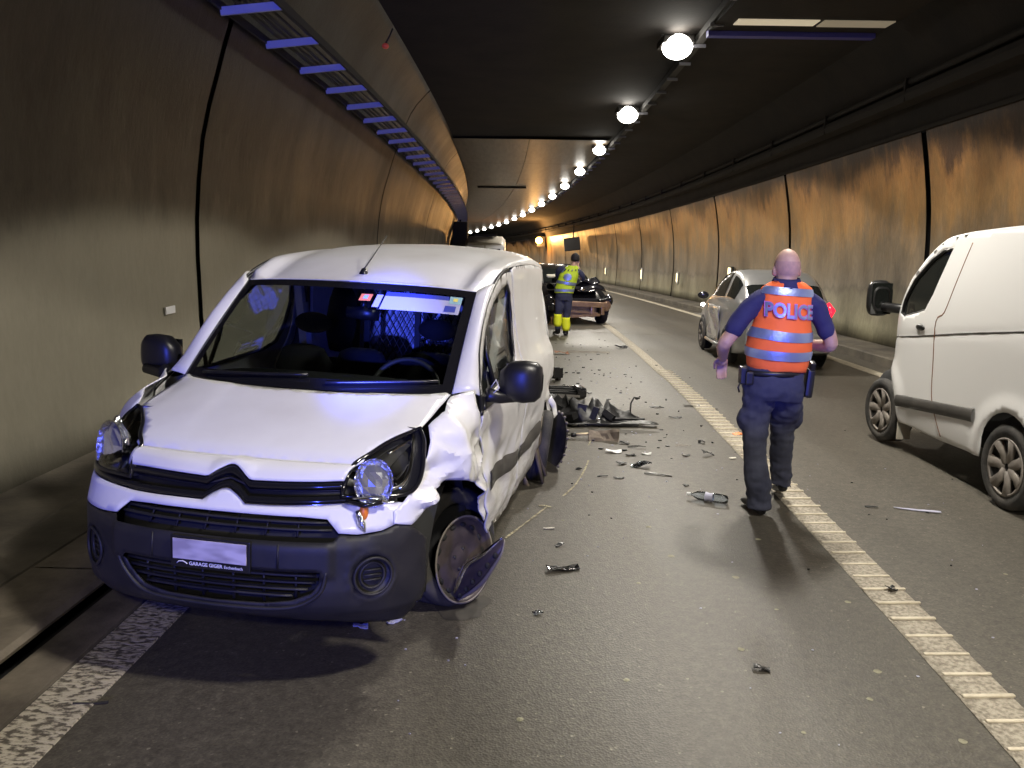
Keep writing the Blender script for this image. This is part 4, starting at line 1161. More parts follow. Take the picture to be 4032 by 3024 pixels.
for sg in (1, -1):
    root = empty('headlight', None, None); root.parent = VAN
    root['label'] = 'broken headlight with its lens gone and the reflector hanging out' if sg > 0 else 'intact headlight with blue reflections'
    a, b = hl_curves(sg, 0.0); a2, b2 = hl_curves(sg, .10)
    # dark bucket
    rows = [[tuple(x) for x in a], [tuple(x.lerp(y, .9)) for x, y in zip(a, a2)], [tuple(p.lerp(q, .35)) for p, q in zip(a2, b2)], [tuple(p.lerp(q, .65)) for p, q in zip(a2, b2)], [tuple(x.lerp(y, .9)) for x, y in zip(b, b2)], [tuple(x) for x in b]]
    grid_patch('lamp_bucket', rows, 'black_plastic' if sg > 0 else 'smoked', root)
    rim_ = [tuple(p) for p in a] + [tuple(p) for p in reversed(b[1:-1])]
    tube('lamp_rim', rim_, .010, 'gloss_black', root, 6, True)
    # chrome inner edge along the outer side
    tube('chrome_trim', [tuple(b2[k].lerp(b[k], .55).lerp(a[k], .10)) for k in range(8, 25)], .010 if sg > 0 else .006, 'chrome', root, 8)
    tube('chrome_trim', [tuple(a2[k].lerp(a[k], .55).lerp(b[k], .12)) for k in range(15, 25)], .009 if sg > 0 else .005, 'chrome', root, 8)
    if sg > 0:
        grid_patch('side_reflector', [[tuple(b2[k].lerp(b[k], .5).lerp(a2[k], t)) for k in range(11, 26)] for t in (0, .12, .24, .36)], 'chrome', root, .003)
        grid_patch('upper_reflector', [[tuple(a2[k].lerp(a[k], .45).lerp(b2[k], t)) for k in range(12, 26)] for t in (.02, .10, .18)], 'smoked', root, .003)
    if sg < 0:
        rows = []
        for t in [k / 8 for k in range(9)]:
            rows.append([tuple(p.lerp(q, t) + Vector((.5, -.5, .3)) * .045 * math.sin(PI * t) * max(0, math.sin(PI * k / 26)) ** .7) for k, (p, q) in enumerate(zip(a, b))])
        grid_patch('lens', rows, 'clear', root)
    # main reflector: faceted bowl
    # bowl axis: forward and a bit outward
    if sg > 0: c = Vector((.640, .565, .815)); ax = Vector((.90, .30, .12)); R0 = .072
    else: c = Vector((.555, -.605, .835)); ax = Vector((.88, -.38, .10)); R0 = .092
    q = ax.normalized().to_track_quat('Y', 'Z').to_matrix().to_4x4()
    m4 = Matrix.Translation(c) @ q
    lathe('reflector', [(R0 * 1.06, .03), (R0, .03), (R0 * .93, .0), (R0 * .7, -.035), (R0 * .35, -.055), (.012, -.06)], 'chrome_rough', root, 26, 'y', matrix=m4 @ Matrix.Diagonal((1, 1, 1.25, 1)))
    rq = random.Random(6)
    ev, ef = ell_geo((0, 0, 0), (R0 * .96, R0 * .40, R0 * 1.2), 15, 9)
    ev = [m4 @ Vector((v.x * rq.uniform(.94, 1.04), v.y * rq.uniform(.8, 1.25), v.z * rq.uniform(.94, 1.04))) for v in ev]
    new_obj('faceted_lens', ev, ef, 'facet', root, False)
    if sg > 0:
        rows = [[tuple(p) for p in [m4 @ Vector((R0 * .98 * r * math.cos(t), .035 + .018 * math.cos(r * PI / 2), R0 * 1.22 * r * math.sin(t))) for t in [2 * PI * k / 24 for k in range(24)]]] for r in (1, .85, .6, .3, .05)]
        # broken bits hanging below
        ind = m4 @ Vector((.055, .02, -.105))
        new_obj('indicator_bulb', *ell_geo(ind + Vector((0, .02, -.01)), (.018, .018, .035), 12, 8), 'orange_plastic', root, True)
        tube('hanging_reflector', [ind + Vector((.02, .0, .0)), ind + Vector((.028, .02, -.05)), ind + Vector((.02, .03, -.10))], [.012, .022, .010], 'chrome_rough', root, 8, flat=.6)
        tube('broken_trim', [ind + Vector((.01, -.05, .03)), ind + Vector((.015, .03, .022)), ind + Vector((-.01, .09, .035))], .010, 'gloss_black', root, 7)
        tube('broken_trim', [ind + Vector((.01, -.02, .045)), ind + Vector((.0, .06, .05)), ind + Vector((-.03, .11, .03))], .006, 'chrome', root, 7)
        tube('dark_socket', [tuple(b2[k].lerp(a2[k], .45)) for k in (12, 14, 16, 18)], [.03, .05, .05, .03], 'black', root, 10)
    else:
        new_obj('indicator_reflector', *ell_geo(Vector((.44, -.675, .90)), (.03, .02, .05), 14, 10), 'chrome_rough', root, True)

# ---- number plate
pl = empty('number_plate', None, None); pl.parent = VAN
pl['label'] = 'pale smeared number plate in a black holder with a garage name'
box('holder', (.868, 0, .540), (.012, .325, .125), 'black_plastic', pl, bevel=.004)
box('plate_face', (.877, 0, .553), (.004, .300, .080), 'plate', pl, bevel=.001)
vs, fs = text_mesh('GARAGE GIGER', .0195, .0006)
w_ = max(v.x for v in vs)
new_obj('lettering', [(.8755, -.085 + v.x, .4905 + v.y) for v in vs], fs, 'white_print', pl)
vs, fs = text_mesh('Eschenbach', .0165, .0003)
new_obj('lettering', [(.8755, -.080 + w_ + v.x, .4905 + v.y) for v in vs], fs, 'white_print', pl)
tube('car_silhouette_print', [(.876, -.135, .494), (.876, -.126, .502), (.876, -.110, .504), (.876, -.098, .499), (.876, -.092, .494)], .0022, 'white_print', pl, 5)

# ---- door mirrors
for sg in (1, -1):
    if sg > 0: c = Vector((-.30, .99, 1.115))
    else: c = Vector((-.36, -.965, 1.12))
    root = empty('door_mirror', None, None); root.parent = VAN
    rings = []
    def mring(y, rx, rz, dx=0, dz=0): return [(c.x + dx + rx * math.copysign(abs(math.cos(t)) ** .7, math.cos(t)), c.y + sg * y, c.z + dz + rz * math.copysign(abs(math.sin(t)) ** .7, math.sin(t))) for t in [2 * PI * k / 24 for k in range(24)]]
    rows = [mring(-.105, .02, .035, 0, -.03), mring(-.10, .045, .065, 0, -.015), mring(-.05, .062, .098), mring(.02, .066, .105), mring(.075, .060, .098, -.01), mring(.100, .045, .075, -.015), mring(.108, .02, .04, -.015)]
    sh = grid_patch('mirror_housing', rows, 'black_plastic', root, closed_u=True)
    new_obj('mirror_glass', [(c.x - .068, c.y + sg * a * .085, c.z + b * .085) for a, b in ((-1, -.9), (1, -.9), (1, .9), (-1, .9))], [(0, 1, 2, 3)], 'chrome', root)
    tube('mirror_arm', [(-.20, sg * .842, 1.055), (-.26, sg * .90, 1.035), (-.30, sg * 1.02, 1.045)], [.036, .030, .026], 'black_plastic', root, 10, flat=.8)
    if sg > 0: tube('hanging_cable', [(-.21, .86, 1.09), (-.20, .885, 1.13), (-.215, .90, 1.09), (-.20, .87, 1.06)], .003, 'white_print', root, 5)

# ---- wheels
def wheel(parent, mtx, rim_m='rim', tyre_r=.295, rim_r=.195, w=.185, holes=14, label=None, flat_=0.0):
    root = empty('wheel', None, None); root.parent = parent; root.matrix_local = mtx
    if label: root['label'] = label
    h = w / 2
    pf = [(rim_r + .004, h * .80), (rim_r + .02, h * .98), (tyre_r - .035, h * 1.02), (tyre_r - .012, h * .90), (tyre_r, h * .70), (tyre_r + .001, h * .2), (tyre_r - .004, h * .17), (tyre_r - .004, h * .10), (tyre_r + .001, h * .07), (tyre_r + .001, -h * .07), (tyre_r - .004, -h * .10), (tyre_r - .004, -h * .17), (tyre_r + .001, -h * .2), (tyre_r, -h * .70), (tyre_r - .012, -h * .90), (tyre_r - .035, -h * 1.02), (rim_r + .02, -h * .98), (rim_r + .004, -h * .8)]
    ty = lathe('tyre', pf, 'rubber', root, 44, 'y', closed_prof=True)
    rm = lathe('rim', [(rim_r + .006, h * .84), (rim_r - .004, h * .86), (rim_r - .012, h * .70), (rim_r - .02, h * .52), (rim_r * .80, h * .50), (rim_r * .72, h * .62), (rim_r * .5, h * .68), (rim_r * .40, h * .52), (rim_r * .28, h * .50), (rim_r * .2, h * .60), (.0001, h * .62)], rim_m, root, 44, 'y')
    lathe('rim_edge', [(rim_r + .008, h * .83), (rim_r + .008, h * .90), (rim_r - .002, h * .90), (rim_r - .002, h * .83)], 'rim_light', root, 44, 'y', closed_prof=True)
    for k in range(holes):
        t = 2 * PI * k / holes
        o = new_obj('vent_hole', *ell_geo((rim_r * .80 * math.cos(t), h * .53, rim_r * .80 * math.sin(t)), (.013, .010, .020), 10, 6, Matrix.Rotation(-t, 3, 'Y')), 'black', rm, True)
    for k in range(4):
        t = 2 * PI * k / 4 + .4
        new_obj('bolt', *ell_geo((.05 * math.cos(t), h * .56, .05 * math.sin(t)), (.010, .010, .010), 8, 6), 'dark_metal', rm, True)
    lathe('back', [(rim_r, -h * .5), (.001, -h * .5)], 'black', root, 24, 'y')
    return root
# front left: pushed back, turned in, leaning
# its axle in world: toward the camera and to the right
hub_w = Vector((-.285, 3.965, .222))
axle_w = Vector((.79, -.59, .14)).normalized()
# work in van space
Rw = VAN.matrix_world.inverted()
axl = (VR.transposed() @ axle_w).normalized()
upv = Vector((0, 0, 1)); xx = axl.cross(upv).normalized(); zz = xx.cross(axl)
mfl = Matrix(((xx.x, axl.x, zz.x, 0), (xx.y, axl.y, zz.y, 0), (xx.z, axl.z, zz.z, 0), (0, 0, 0, 1)))
mfl = Matrix.Translation((Rw @ hub_w)) @ mfl
wfl = wheel(VAN, mfl, tyre_r=.300, rim_r=.212, label='front wheel turned sharply inward with a bent steel rim')
wheel(VAN, Matrix.Translation((0.02, -.755, .262)) @ Matrix.Rotation(PI, 4, 'Z') @ Matrix.Rotation(.4, 4, 'Z'))
wheel(VAN, Matrix.Translation((-2.66, .80, .26)) @ Matrix.Rotation(.10, 4, 'Z') @ Matrix.Rotation(-.10, 4, 'X'))
wheel(VAN, Matrix.Translation((-2.60, -.76, .30)) @ Matrix.Rotation(PI, 4, 'Z'))
bpy.context.view_layer.update()
LIFT = (VAN.matrix_world @ mfl).to_3x3().inverted() @ (Vector((-.035, .035, .055)))
for ch_ in wfl.children:
    if ch_.name.startswith('tyre'):
        for v_ in ch_.data.vertices: v_.co += LIFT
for ch_ in wfl.children:
    if ch_.name.startswith('tyre'):
        mw = VAN.matrix_world @ mfl
        for v_ in ch_.data.vertices:
            p_ = mw @ v_.co
            if p_.z < .004:
                d_ = .004 - p_.z; p_.z = .004 + .0 * d_
                p_ += axle_w * (d_ * .25 * (1 if v_.co.y > 0 else -1)); p_.z = max(p_.z, .004)
                v_.co = mw.inverted() @ p_
# toothed flange of the torn rear wheel cover standing beside the rear wheel
tc_ = empty('wheel_cover', None, None); tc_.parent = VAN; tc_['label'] = 'loose toothed wheel cover at the rear wheel'
lathe('cover_disc', [(.235, 0), (.22, .02), (.1, .03), (.001, .03)], 'rubber', tc_, 32, 'y', matrix=Matrix.Translation((-2.98, .90, .25)) @ Matrix.Rotation(.5, 4, 'Z') @ Matrix.Rotation(-.15, 4, 'X'))
for k in range(22):
    t = 2 * PI * k / 22
    m_ = Matrix.Translation((-2.98, .90, .25)) @ Matrix.Rotation(.5, 4, 'Z') @ Matrix.Rotation(-.15, 4, 'X')
    p_ = m_ @ Vector((.238 * math.cos(t), .01, .238 * math.sin(t)))
    new_obj('tooth', *ell_geo(p_, (.012, .012, .012), 8, 6), 'rim_light', tc_, True)

# ---- bent rim fragment leaning on the front wheel: a thing of its own would fall off if pushed
def bent_disc():
    root = empty('wheel_rim_fragment', 'bent half of a dark steel rim leaning against the turned front wheel', 'wheel fragment', (0, 0, 0))
    O = [(-.306, 3.90, .006), (-.255, 3.865, .045), (-.200, 3.82, .10), (-.135, 3.76, .18), (-.080, 3.72, .279), (-.040, 3.70, .36), (-.028, 3.72, .418)]
    I = [(-.306, 3.90, .010), (-.268, 3.85, .10), (-.236, 3.83, .19), (-.205, 3.80, .255), (-.155, 3.77, .305), (-.09, 3.74, .37), (-.030, 3.72, .425)]
    a = resample(smooth_poly(O, k=5), 24); b = resample(smooth_poly(I, k=5), 24)
    rows = []
    for t in [k / 8 for k in range(9)]:
        rows.append([tuple(p.lerp(q, t) + Vector((.0, -.03, .0)) * math.sin(PI * t) * math.sin(PI * k / 24) + Vector((0, .012 * math.sin(k * .6) * t, 0))) for k, (p, q) in enumerate(zip(a, b))])
    grid_patch('rim_plate', rows, 'rim', root, .005)
    tube('rim_lip', [tuple(Vector(p) + Vector((.004, -.008, 0))) for p in rows[0]], [.002 + .009 * math.sin(PI * (k + .5) / 25) for k in range(25)], 'rim_light', root, 6)
    tube('bent_edge', [tuple(Vector(p) + Vector((0, -.01, 0))) for p in rows[-1]], [.003 + .013 * math.sin(PI * (k + .5) / 25) for k in range(25)], 'chrome', root, 7, flat=.6)
    for k in (5, 8, 11, 14, 17, 20):
        p = Vector(rows[3][k]) + Vector((.0, -.012, 0))
        new_obj('vent_hole', *ell_geo(p, (.012, .006, .015), 10, 6), 'black', root, True)
bent_disc()

# ---- interior
rows = []
for x, z in ((.04, 1.02), (-.10, 1.035), (-.25, 1.02), (-.36, .98), (-.40, .90), (-.38, .70)):
    rows.append([(x - .10 * (abs(k) / 8) ** 2.2, k / 8 * .66, z + (.035 * math.exp(-((k / 8 * .66 - .33) / .16) ** 2) if x < -.2 and z > .95 else 0)) for k in range(-8, 9)])
grid_patch('dashboard', rows, 'interior', VAN, .01)
sw_ = empty('steering_wheel', None, None); sw_.parent = VAN
mt = Matrix.Translation((-.50, .34, .985)) @ Matrix.Rotation(R_(-28), 4, 'Y')
tube('wheel_ring', [mt @ Vector((0, .185 * math.cos(t), .185 * math.sin(t))) for t in [2 * PI * k / 36 for k in range(36)]], .014, 'interior', sw_, 8, True)
new_obj('airbag_boss', *ell_geo(mt @ Vector((.02, 0, 0)), (.035, .065, .065), 16, 10), 'interior', sw_, True)
for t in (0, PI, -PI / 2): tube('spoke', [mt @ Vector((.01, .05 * math.cos(t), .05 * math.sin(t))), mt @ Vector((0, .18 * math.cos(t), .18 * math.sin(t)))], .013, 'interior', sw_, 6)
for y, hh in ((.36, 1), (-.06, 0), (-.42, 0)):
    zo_ = -.07
    st_ = empty('seat', None, None); st_.parent = VAN
    g = ring_loft([(0, 0, -.30, .21, .07), (0, 0, -.1, .24, .075), (0, 0, .12, .22, .07), (0, 0, .22, .16, .05), (0, 0, .24, .10, .03)], 20)
    m_ = Matrix.Translation((-1.0, y, .98 + zo_)) @ Matrix.Rotation(PI / 2, 4, 'Z') @ Matrix.Rotation(R_(12), 4, 'X')
    new_obj('backrest', [m_ @ (Vector((v.x * (1 if hh else .8), v.y, v.z))) for v in g[0]], g[1], 'seat', st_, True)
    if y < -.3 or hh: new_obj('headrest', *ell_geo((-1.10, y, 1.27), (.05, .12, .065), 16, 10), 'seat', st_, True)
    box('cushion', (-.72, y, .68), (.5, .40, .12), 'seat', st_, bevel=.03)
# bulkhead with wire mesh
bh = empty('bulkhead', None, None); bh.parent = VAN
box('lower_wall', (-1.52, 0, .72), (.02, 1.40, .58), 'black_plastic', bh)
for y in (-.66, -.22, .12, .58): box('post', (-1.52, y, 1.30), (.03, .035, .66), 'black_plastic', bh)
box('top_bar', (-1.52, 0, 1.62), (.03, 1.30, .05), 'black_plastic', bh)
g = []
for k in range(-14, 22):
    for d in (1, -1):
        y0 = -.22 + k * .045
        p0, p1 = Vector((-1.51, y0, 1.01)), Vector((-1.51, y0 + d * .33, 1.60))
        a_, b_ = -.20, .60
        # clip
        def cl(p, q):
            t0, t1 = 0, 1
            dy = q.y - p.y
            for lim, s__ in ((a_, 1), (b_, -1)):
                v0 = (p.y - lim) * s__; v1 = (q.y - lim) * s__
                if v0 < 0 and v1 < 0: return None
                if v0 < 0: t0 = max(t0, v0 / (v0 - v1))
                if v1 < 0: t1 = min(t1, v0 / (v0 - v1))
            return (p.lerp(q, t0), p.lerp(q, t1)) if t1 > t0 else None
        c = cl(p0, p1)
        if c: g.append(tube_geo([c[0], c[1]], .0035, 4))
multi('wire_mesh', g, 'cable', bh)
# cargo space lining, shelves
box('cargo_lining', (-2.4, .62, 1.10), (1.7, .02, 1.0), 'cargo', VAN); box('cargo_lining', (-2.4, -.62, 1.10), (1.7, .02, 1.0), 'cargo', VAN)
box('cargo_beam_board', (-2.35, .02, 1.2), (.03, 1.16, .85), 'cargo', VAN)  # board added behind the mesh and widened to catch the blue beam
for k_ in range(16):
    rk = random.Random(k_ * 7 + 1)
    box('hung_tool', (-2.30, rk.uniform(-.4, .5), rk.uniform(.95, 1.5)), (.04, rk.uniform(.02, .10), rk.uniform(.03, .14)), rk.choice(['cable', 'white_clean', 'interior', 'cable', 'cream']), VAN, rot=Matrix.Rotation(rk.uniform(-1, 1), 3, 'X'))
box('shelf', (-1.95, .40, 1.02), (.6, .35, .03), 'cargo', VAN); box('shelf', (-2.0, .45, 1.40), (.5, .25, .02), 'seat', VAN)
rnd = random.Random(3)
for k in range(14):
    y = rnd.uniform(-.02, .52); x = rnd.uniform(-1.75, -2.3); z = rnd.choice([1.06, 1.08])
    box('cargo_box', (x, y, z + rnd.uniform(-.01, .03)), (rnd.uniform(.05, .12), rnd.uniform(.04, .12), rnd.uniform(.05, .12)), rnd.choice(['cargo', 'interior', 'label_white', 'cable']), VAN, rot=Matrix.Rotation(rnd.uniform(-.6, .6), 3, 'Z'))
tube('hanging_jacket', [(-1.42, -.36, 1.52), (-1.40, -.34, 1.40), (-1.40, -.36, 1.22), (-1.42, -.37, 1.08)], [.04, .09, .10, .07], 'seat', VAN, 10)
box('b_post', (-1.50, -.66, 1.30), (.09, .05, .62), 'white_clean', VAN, rot=Matrix.Rotation(.12, 3, 'X')); box('b_post', (-1.50, .66, 1.30), (.09, .05, .62), 'white_clean', VAN, rot=Matrix.Rotation(-.12, 3, 'X'))
box('paper', (-.05, -.28, 1.045), (.10, .42, .004), 'label_white', VAN, rot=Matrix.Rotation(.2, 3, 'Y'))
# ================================================================== PEOPLE
def lerp_rings(rings, z):
    for a, b in zip(rings, rings[1:]):
        if a[2] <= z <= b[2]:
            t = (z - a[2]) / (b[2] - a[2]); t = t * t * (3 - 2 * t) * .5 + t * .5
            return [a[k] + (b[k] - a[k]) * t for k in range(5)]
    return list(rings[0] if z < rings[0][2] else rings[-1])
def band_on(rings, z0, z1, off, material, parent, name='reflective_strip', th0=0, th1=2 * PI, n=64, wav=None):
    rows = []
    for j in range(5):
        z = z0 + (z1 - z0) * j / 4
        row = []
        for k in range(n + 1):
            t = th0 + (th1 - th0) * k / n
            zz = z + (wav(t) if wav else 0)
            r = lerp_rings(rings, zz)
            e = off
            row.append((r[0] + (r[3] + e) * math.cos(t), r[1] + (r[4] + e) * math.sin(t), zz))
        rows.append(row)
    return grid_patch(name, rows, material, parent)
def vest_mesh(rings, material, parent, folds=.006, seed=1, n=64, m=40, cut=None):
    z0, z1 = rings[0][2], rings[-1][2]
    rows = []
    for j in range(m + 1):
        z = z0 + (z1 - z0) * j / m
        r = lerp_rings(rings, z); row = []
        for k in range(n):
            t = 2 * PI * k / n
            f = folds * noise.noise(Vector((math.cos(t) * 2.2, math.sin(t) * 2.2, z * 7 + seed)))
            row.append((r[0] + (r[3] + f) * math.cos(t), r[1] + (r[4] + f) * math.sin(t), z + .006 * math.sin(3 * t) * (1 if j == 0 else 0)))
        rows.append(row)
    o = grid_patch('vest', rows, material, parent, .004, closed_u=True)
    return o
def hand_geo(w, d, side_, curl=.5, up=Vector((0, 0, 1))):
    """w wrist point, d direction of the hand, palm with four unequal bent fingers and a thumb"""
    d = Vector(d).normalized(); w = Vector(w)
    a = d.cross(up).normalized() * side_; n = d.cross(a).normalized()
    g = [ell_geo(w + d * .045, (.030, .030, .030), 12, 8)]
    for k, (ln, o) in enumerate(((.072, -.028), (.080, -.009), (.074, .010), (.058, .028))):
        b = w + d * .075 + a * o
        p1 = b + d * ln * .45 + n * curl * .02; p2 = b + d * ln * .75 + n * curl * .055; p3 = b + d * ln * .82 + n * curl * .085
        g += limb_geo([tuple(w + d * .03 + a * o * .8), tuple(b), tuple(p1), tuple(p2), tuple(p3)], [.013, .011, .0095, .0085, .0075], 8)
    b = w + d * .02 - a * .03
    g += limb_geo([tuple(b), tuple(b + d * .03 - a * .022 + n * .01), tuple(b + d * .065 - a * .020 + n * .03)], [.014, .011, .009], 8)
    return g

# ---- police officer walking away
OF = empty('person', 'bald police officer walking away in an orange reflective vest and dark trousers', 'person', (1.79, 5.45, zr(5.45) - .005))
sk = []
sk += [ell_geo((.002, .02, 1.675), (.083, .100, .118), 24, 18), ell_geo((.002, .045, 1.62), (.066, .075, .085), 20, 14)]
sk += [ell_geo((-.082, .02, 1.645), (.012, .022, .034), 10, 8), ell_geo((.086, .02, 1.645), (.012, .022, .034), 10, 8)]
sk += [ell_geo((.002, .125, 1.635), (.013, .018, .022), 10, 8)]                              # nose
sk += limb_geo([(-.012, -.02, 1.50), (-.008, -.01, 1.56), (.0, .0, 1.62)], [.075, .066, .066])
# arms
sk += limb_geo([(-.19, 0, 1.45), (-.27, -.005, 1.33), (-.345, -.01, 1.225), (-.385, -.01, 1.165), (-.375, .06, 1.11), (-.352, .13, 1.055)], [.055, .052, .048, .046, .042, .030])
sk += hand_geo((-.352, .13, 1.055), (.10, .65, -.75), 1, .9)
sk += limb_geo([(.19, 0, 1.43), (.265, -.005, 1.31), (.305, -.01, 1.225), (.318, -.005, 1.165), (.285, .09, 1.150), (.235, .19, 1.150)], [.055, .052, .048, .045, .042, .030])
sk += hand_geo((.235, .19, 1.150), (-.5, .85, .0), -1, .9)
sk += [ring_loft([(0, 0, 1.0, .17, .12), (0, 0, 1.3, .17, .11), (0, 0, 1.50, .12, .07)], 20)]
body = remesh('body', sk, .0065, 'skin', OF, 3)
hair_ = grid_patch('hair_stubble', [[(.002 + .0845 * math.sin(ph) * math.cos(t), .02 + .1015 * math.sin(ph) * math.sin(t) * 1.0, 1.675 + .1195 * math.cos(ph)) for t in [PI + .15 + (PI - .3) * k / 16 for k in range(17)]] for ph in [1.25 + .75 * j / 6 for j in range(7)]], mat('grey_stubble', (.40, .25, .19), .8, col2=(.50, .30, .22), noise_scale=40), OF)
# shirt
sh = []
sh += limb_geo([(-.13, 0, 1.475), (-.20, 0, 1.44), (-.275, -.005, 1.345), (-.325, -.008, 1.27)], [.066, .068, .066, .068])
sh += limb_geo([(.13, 0, 1.46), (.205, 0, 1.42), (.255, -.005, 1.32), (.285, -.008, 1.255)], [.066, .066, .062, .062])
sh += [ring_loft([(-.02, 0, .98, .185, .13), (-.02, 0, 1.2, .19, .14), (0, 0, 1.42, .17, .11), (0, -.005, 1.52, .12, .085), (0, -.005, 1.555, .09, .078)], 24)]
shirt = remesh('shirt', sh, .010, 'shirt', OF, 4)
# collar
grid_patch('collar', [[(-.002 + (.080 + .008 * j) * math.cos(t), -.004 + (.078 + .008 * j) * math.sin(t), 1.603 - .020 * j + .006 * math.sin(t)) for t in [2 * PI * k / 28 for k in range(28)]] for j in range(4)], 'shirt', OF, .004, closed_u=True)
VR_ = [(-.022, 0, .995, .192, .142), (-.022, 0, 1.04, .205, .152), (-.022, 0, 1.13, .217, .162), (-.022, 0, 1.22, .212, .160), (-.010, 0, 1.32, .186, .142), (-.004, 0, 1.42, .178, .128), (.0, 0, 1.50, .176, .112), (.0, -.004, 1.54, .165, .098), (.0, -.006, 1.572, .118, .086), (.0, -.006, 1.586, .088, .078)]
vest = vest_mesh(VR_, 'vest_orange', OF, .008, 3)
vest['label'] = 'orange high visibility vest lettered POLICE'
wv = lambda t: .006 * math.sin(t * 2 + 1) - .012 * math.cos(t)
band_on(VR_, 1.205, 1.268, .006, 'reflective', vest, wav=wv)
band_on(VR_, 1.085, 1.146, .006, 'reflective', vest, wav=lambda t: -.010 * math.cos(t) - .012 * max(0, -math.sin(t)))
band_on(VR_, 1.495, 1.545, .006, 'reflective', vest, th0=PI + .25, th1=2 * PI - .25, n=32, wav=lambda t: -.012 * math.cos(t))
def vest_text(s_, cx_, z0, size, tilt, material, off, bold):
    vs, fs = text_mesh(s_, size, bold)
    w_ = max(v.x for v in vs); V = []
    for v in vs:
        x = cx_ + (v.x - w_ / 2) * .98; z = z0 + v.y * 1.25 - tilt * (v.x - w_ / 2)
        r = lerp_rings(VR_, z); q = max(-.98, min(.98, (x - r[0]) / (r[3] + off)))
        V.append((x, r[1] - (r[4] + off) * math.sqrt(1 - q * q), z))
    return new_obj('lettering', V, fs, material, vest)
vest_text('POLICE', .0, 1.355, .100, .075, mat('lettering_edge', (.62, .22, .55), .6), .011, .0052)
vest_text('POLICE', .0, 1.355, .100, .075, 'reflective', .014, .0018)
# trousers
tr_ = []
tr_ += [ring_loft([(-.04, 0, 1.02, .190, .130), (-.045, 0, .96, .200, .140), (-.042, .0, .88, .208, .150), (-.038, 0, .80, .198, .135)], 24)]
tr_ += limb_geo([(-.135, 0, .84), (-.140, -.005, .75), (-.150, -.01, .63), (-.148, -.03, .50), (-.125, -.05, .30), (-.105, -.062, .10), (-.098, -.065, .04)], [.112, .108, .094, .083, .078, .078, .08])
tr_ += limb_geo([(.055, .01, .84), (.070, .03, .75), (.078, .09, .63), (.090, .14, .50), (.118, .20, .32), (.145, .24, .15), (.152, .25, .10)], [.112, .105, .090, .080, .076, .076, .078])
tr_ += [ell_geo((-.232, 0, .66), (.035, .06, .085)), ell_geo((.160, .07, .66), (.035, .06, .085))]
trs = remesh('trousers', tr_, .010, 'trousers', OF, 3)
def hem_and_fold(o, cuts, amp, seed):
    bm = bmesh.new(); bm.from_mesh(o.data)
    for (x0, x1, zc) in cuts:
        dv = [v for v in bm.verts if x0 < v.co.x < x1 and v.co.z < zc]
        bmesh.ops.delete(bm, geom=dv, context='VERTS')
    bm.normal_update()
    for v in bm.verts:
        c = v.co
        k = noise.noise(Vector((c.x * 7, c.y * 7, c.z * 5 + seed))) + .6 * noise.noise(Vector((c.x * 16, c.y * 16, c.z * 22 + seed)))
        ring = .5 + .5 * math.exp(-((c.z - .58) / .12) ** 2) + .8 * math.exp(-((c.z - .16) / .10) ** 2) + .5 * math.exp(-((c.z - .80) / .08) ** 2)
        v.co = c + v.normal * amp * 1.3 * k * ring
    bm.to_mesh(o.data); bm.free()
    for p in o.data.polygons: p.use_smooth = True
    solidify(o, .004)
hem_and_fold(trs, ((-.3, .02, .052), (.02, .35, .125)), .016, 1.0)
grid_patch('belt', [[(-.045 + (.206 - .002 * abs(j - 1)) * math.cos(t), (.146 - .002 * abs(j - 1)) * math.sin(t), .965 + .018 * j) for t in [2 * PI * k / 40 for k in range(40)]] for j in range(3)], 'leather', OF, .004, closed_u=True)
def shoe(parent, heel, ang, pitch, name='shoe'):
    g = []
    rings = [(0, -.055, .03, .030, .028), (0, -.02, .045, .038, .045), (0, .04, .045, .040, .045), (0, .11, .035, .043, .035), (0, .18, .028, .046, .026), (0, .23, .022, .036, .018)]
    V = []; F = []; n = 16
    for (cx_, cy_, cz_, rx, rz) in rings:
        for k in range(n):
            t = 2 * PI * k / n; V.append(Vector((rx * math.cos(t), cy_, max(0.0, cz_ + rz * math.sin(t)))))
    for i in range(len(rings) - 1):
        for k in range(n): F.append((i * n + k, i * n + (k + 1) % n, (i + 1) * n + (k + 1) % n, (i + 1) * n + k))
    F.append(tuple(range(n - 1, -1, -1))); F.append(tuple((len(rings) - 1) * n + k for k in range(n)))
    m_ = Matrix.Translation(heel) @ Matrix.Rotation(ang, 4, 'Z') @ Matrix.Rotation(pitch, 4, 'X')
    return new_obj(name, [m_ @ v for v in V], F, 'leather', parent, True)
shoe(OF, (-.098, -.06, .015), .12, 0)
shoe(OF, (.152, .235, .075), -.15, -.28)
hs = box('holster', (.205, .02, .905), (.055, .075, .20), 'leather', OF, rot=Matrix.Rotation(.06, 3, 'Y'), bevel=.02)
box('pistol_grip', (.212, .0, 1.02), (.035, .05, .07), 'black_plastic', hs, rot=Matrix.Rotation(.4, 3, 'X'), bevel=.01)
box('belt_pouch', (-.255, -.03, .96), (.045, .08, .12), 'leather', OF, bevel=.012)
box('belt_pouch', (-.225, -.08, .95), (.05, .05, .09), 'leather', OF, bevel=.012)
hem_and_fold(shirt, (), .012, 4.0)
tube('key_strap', [(-.27, -.05, .93), (-.29, -.06, .88), (-.28, -.06, .85)], .006, 'leather', OF, 6)

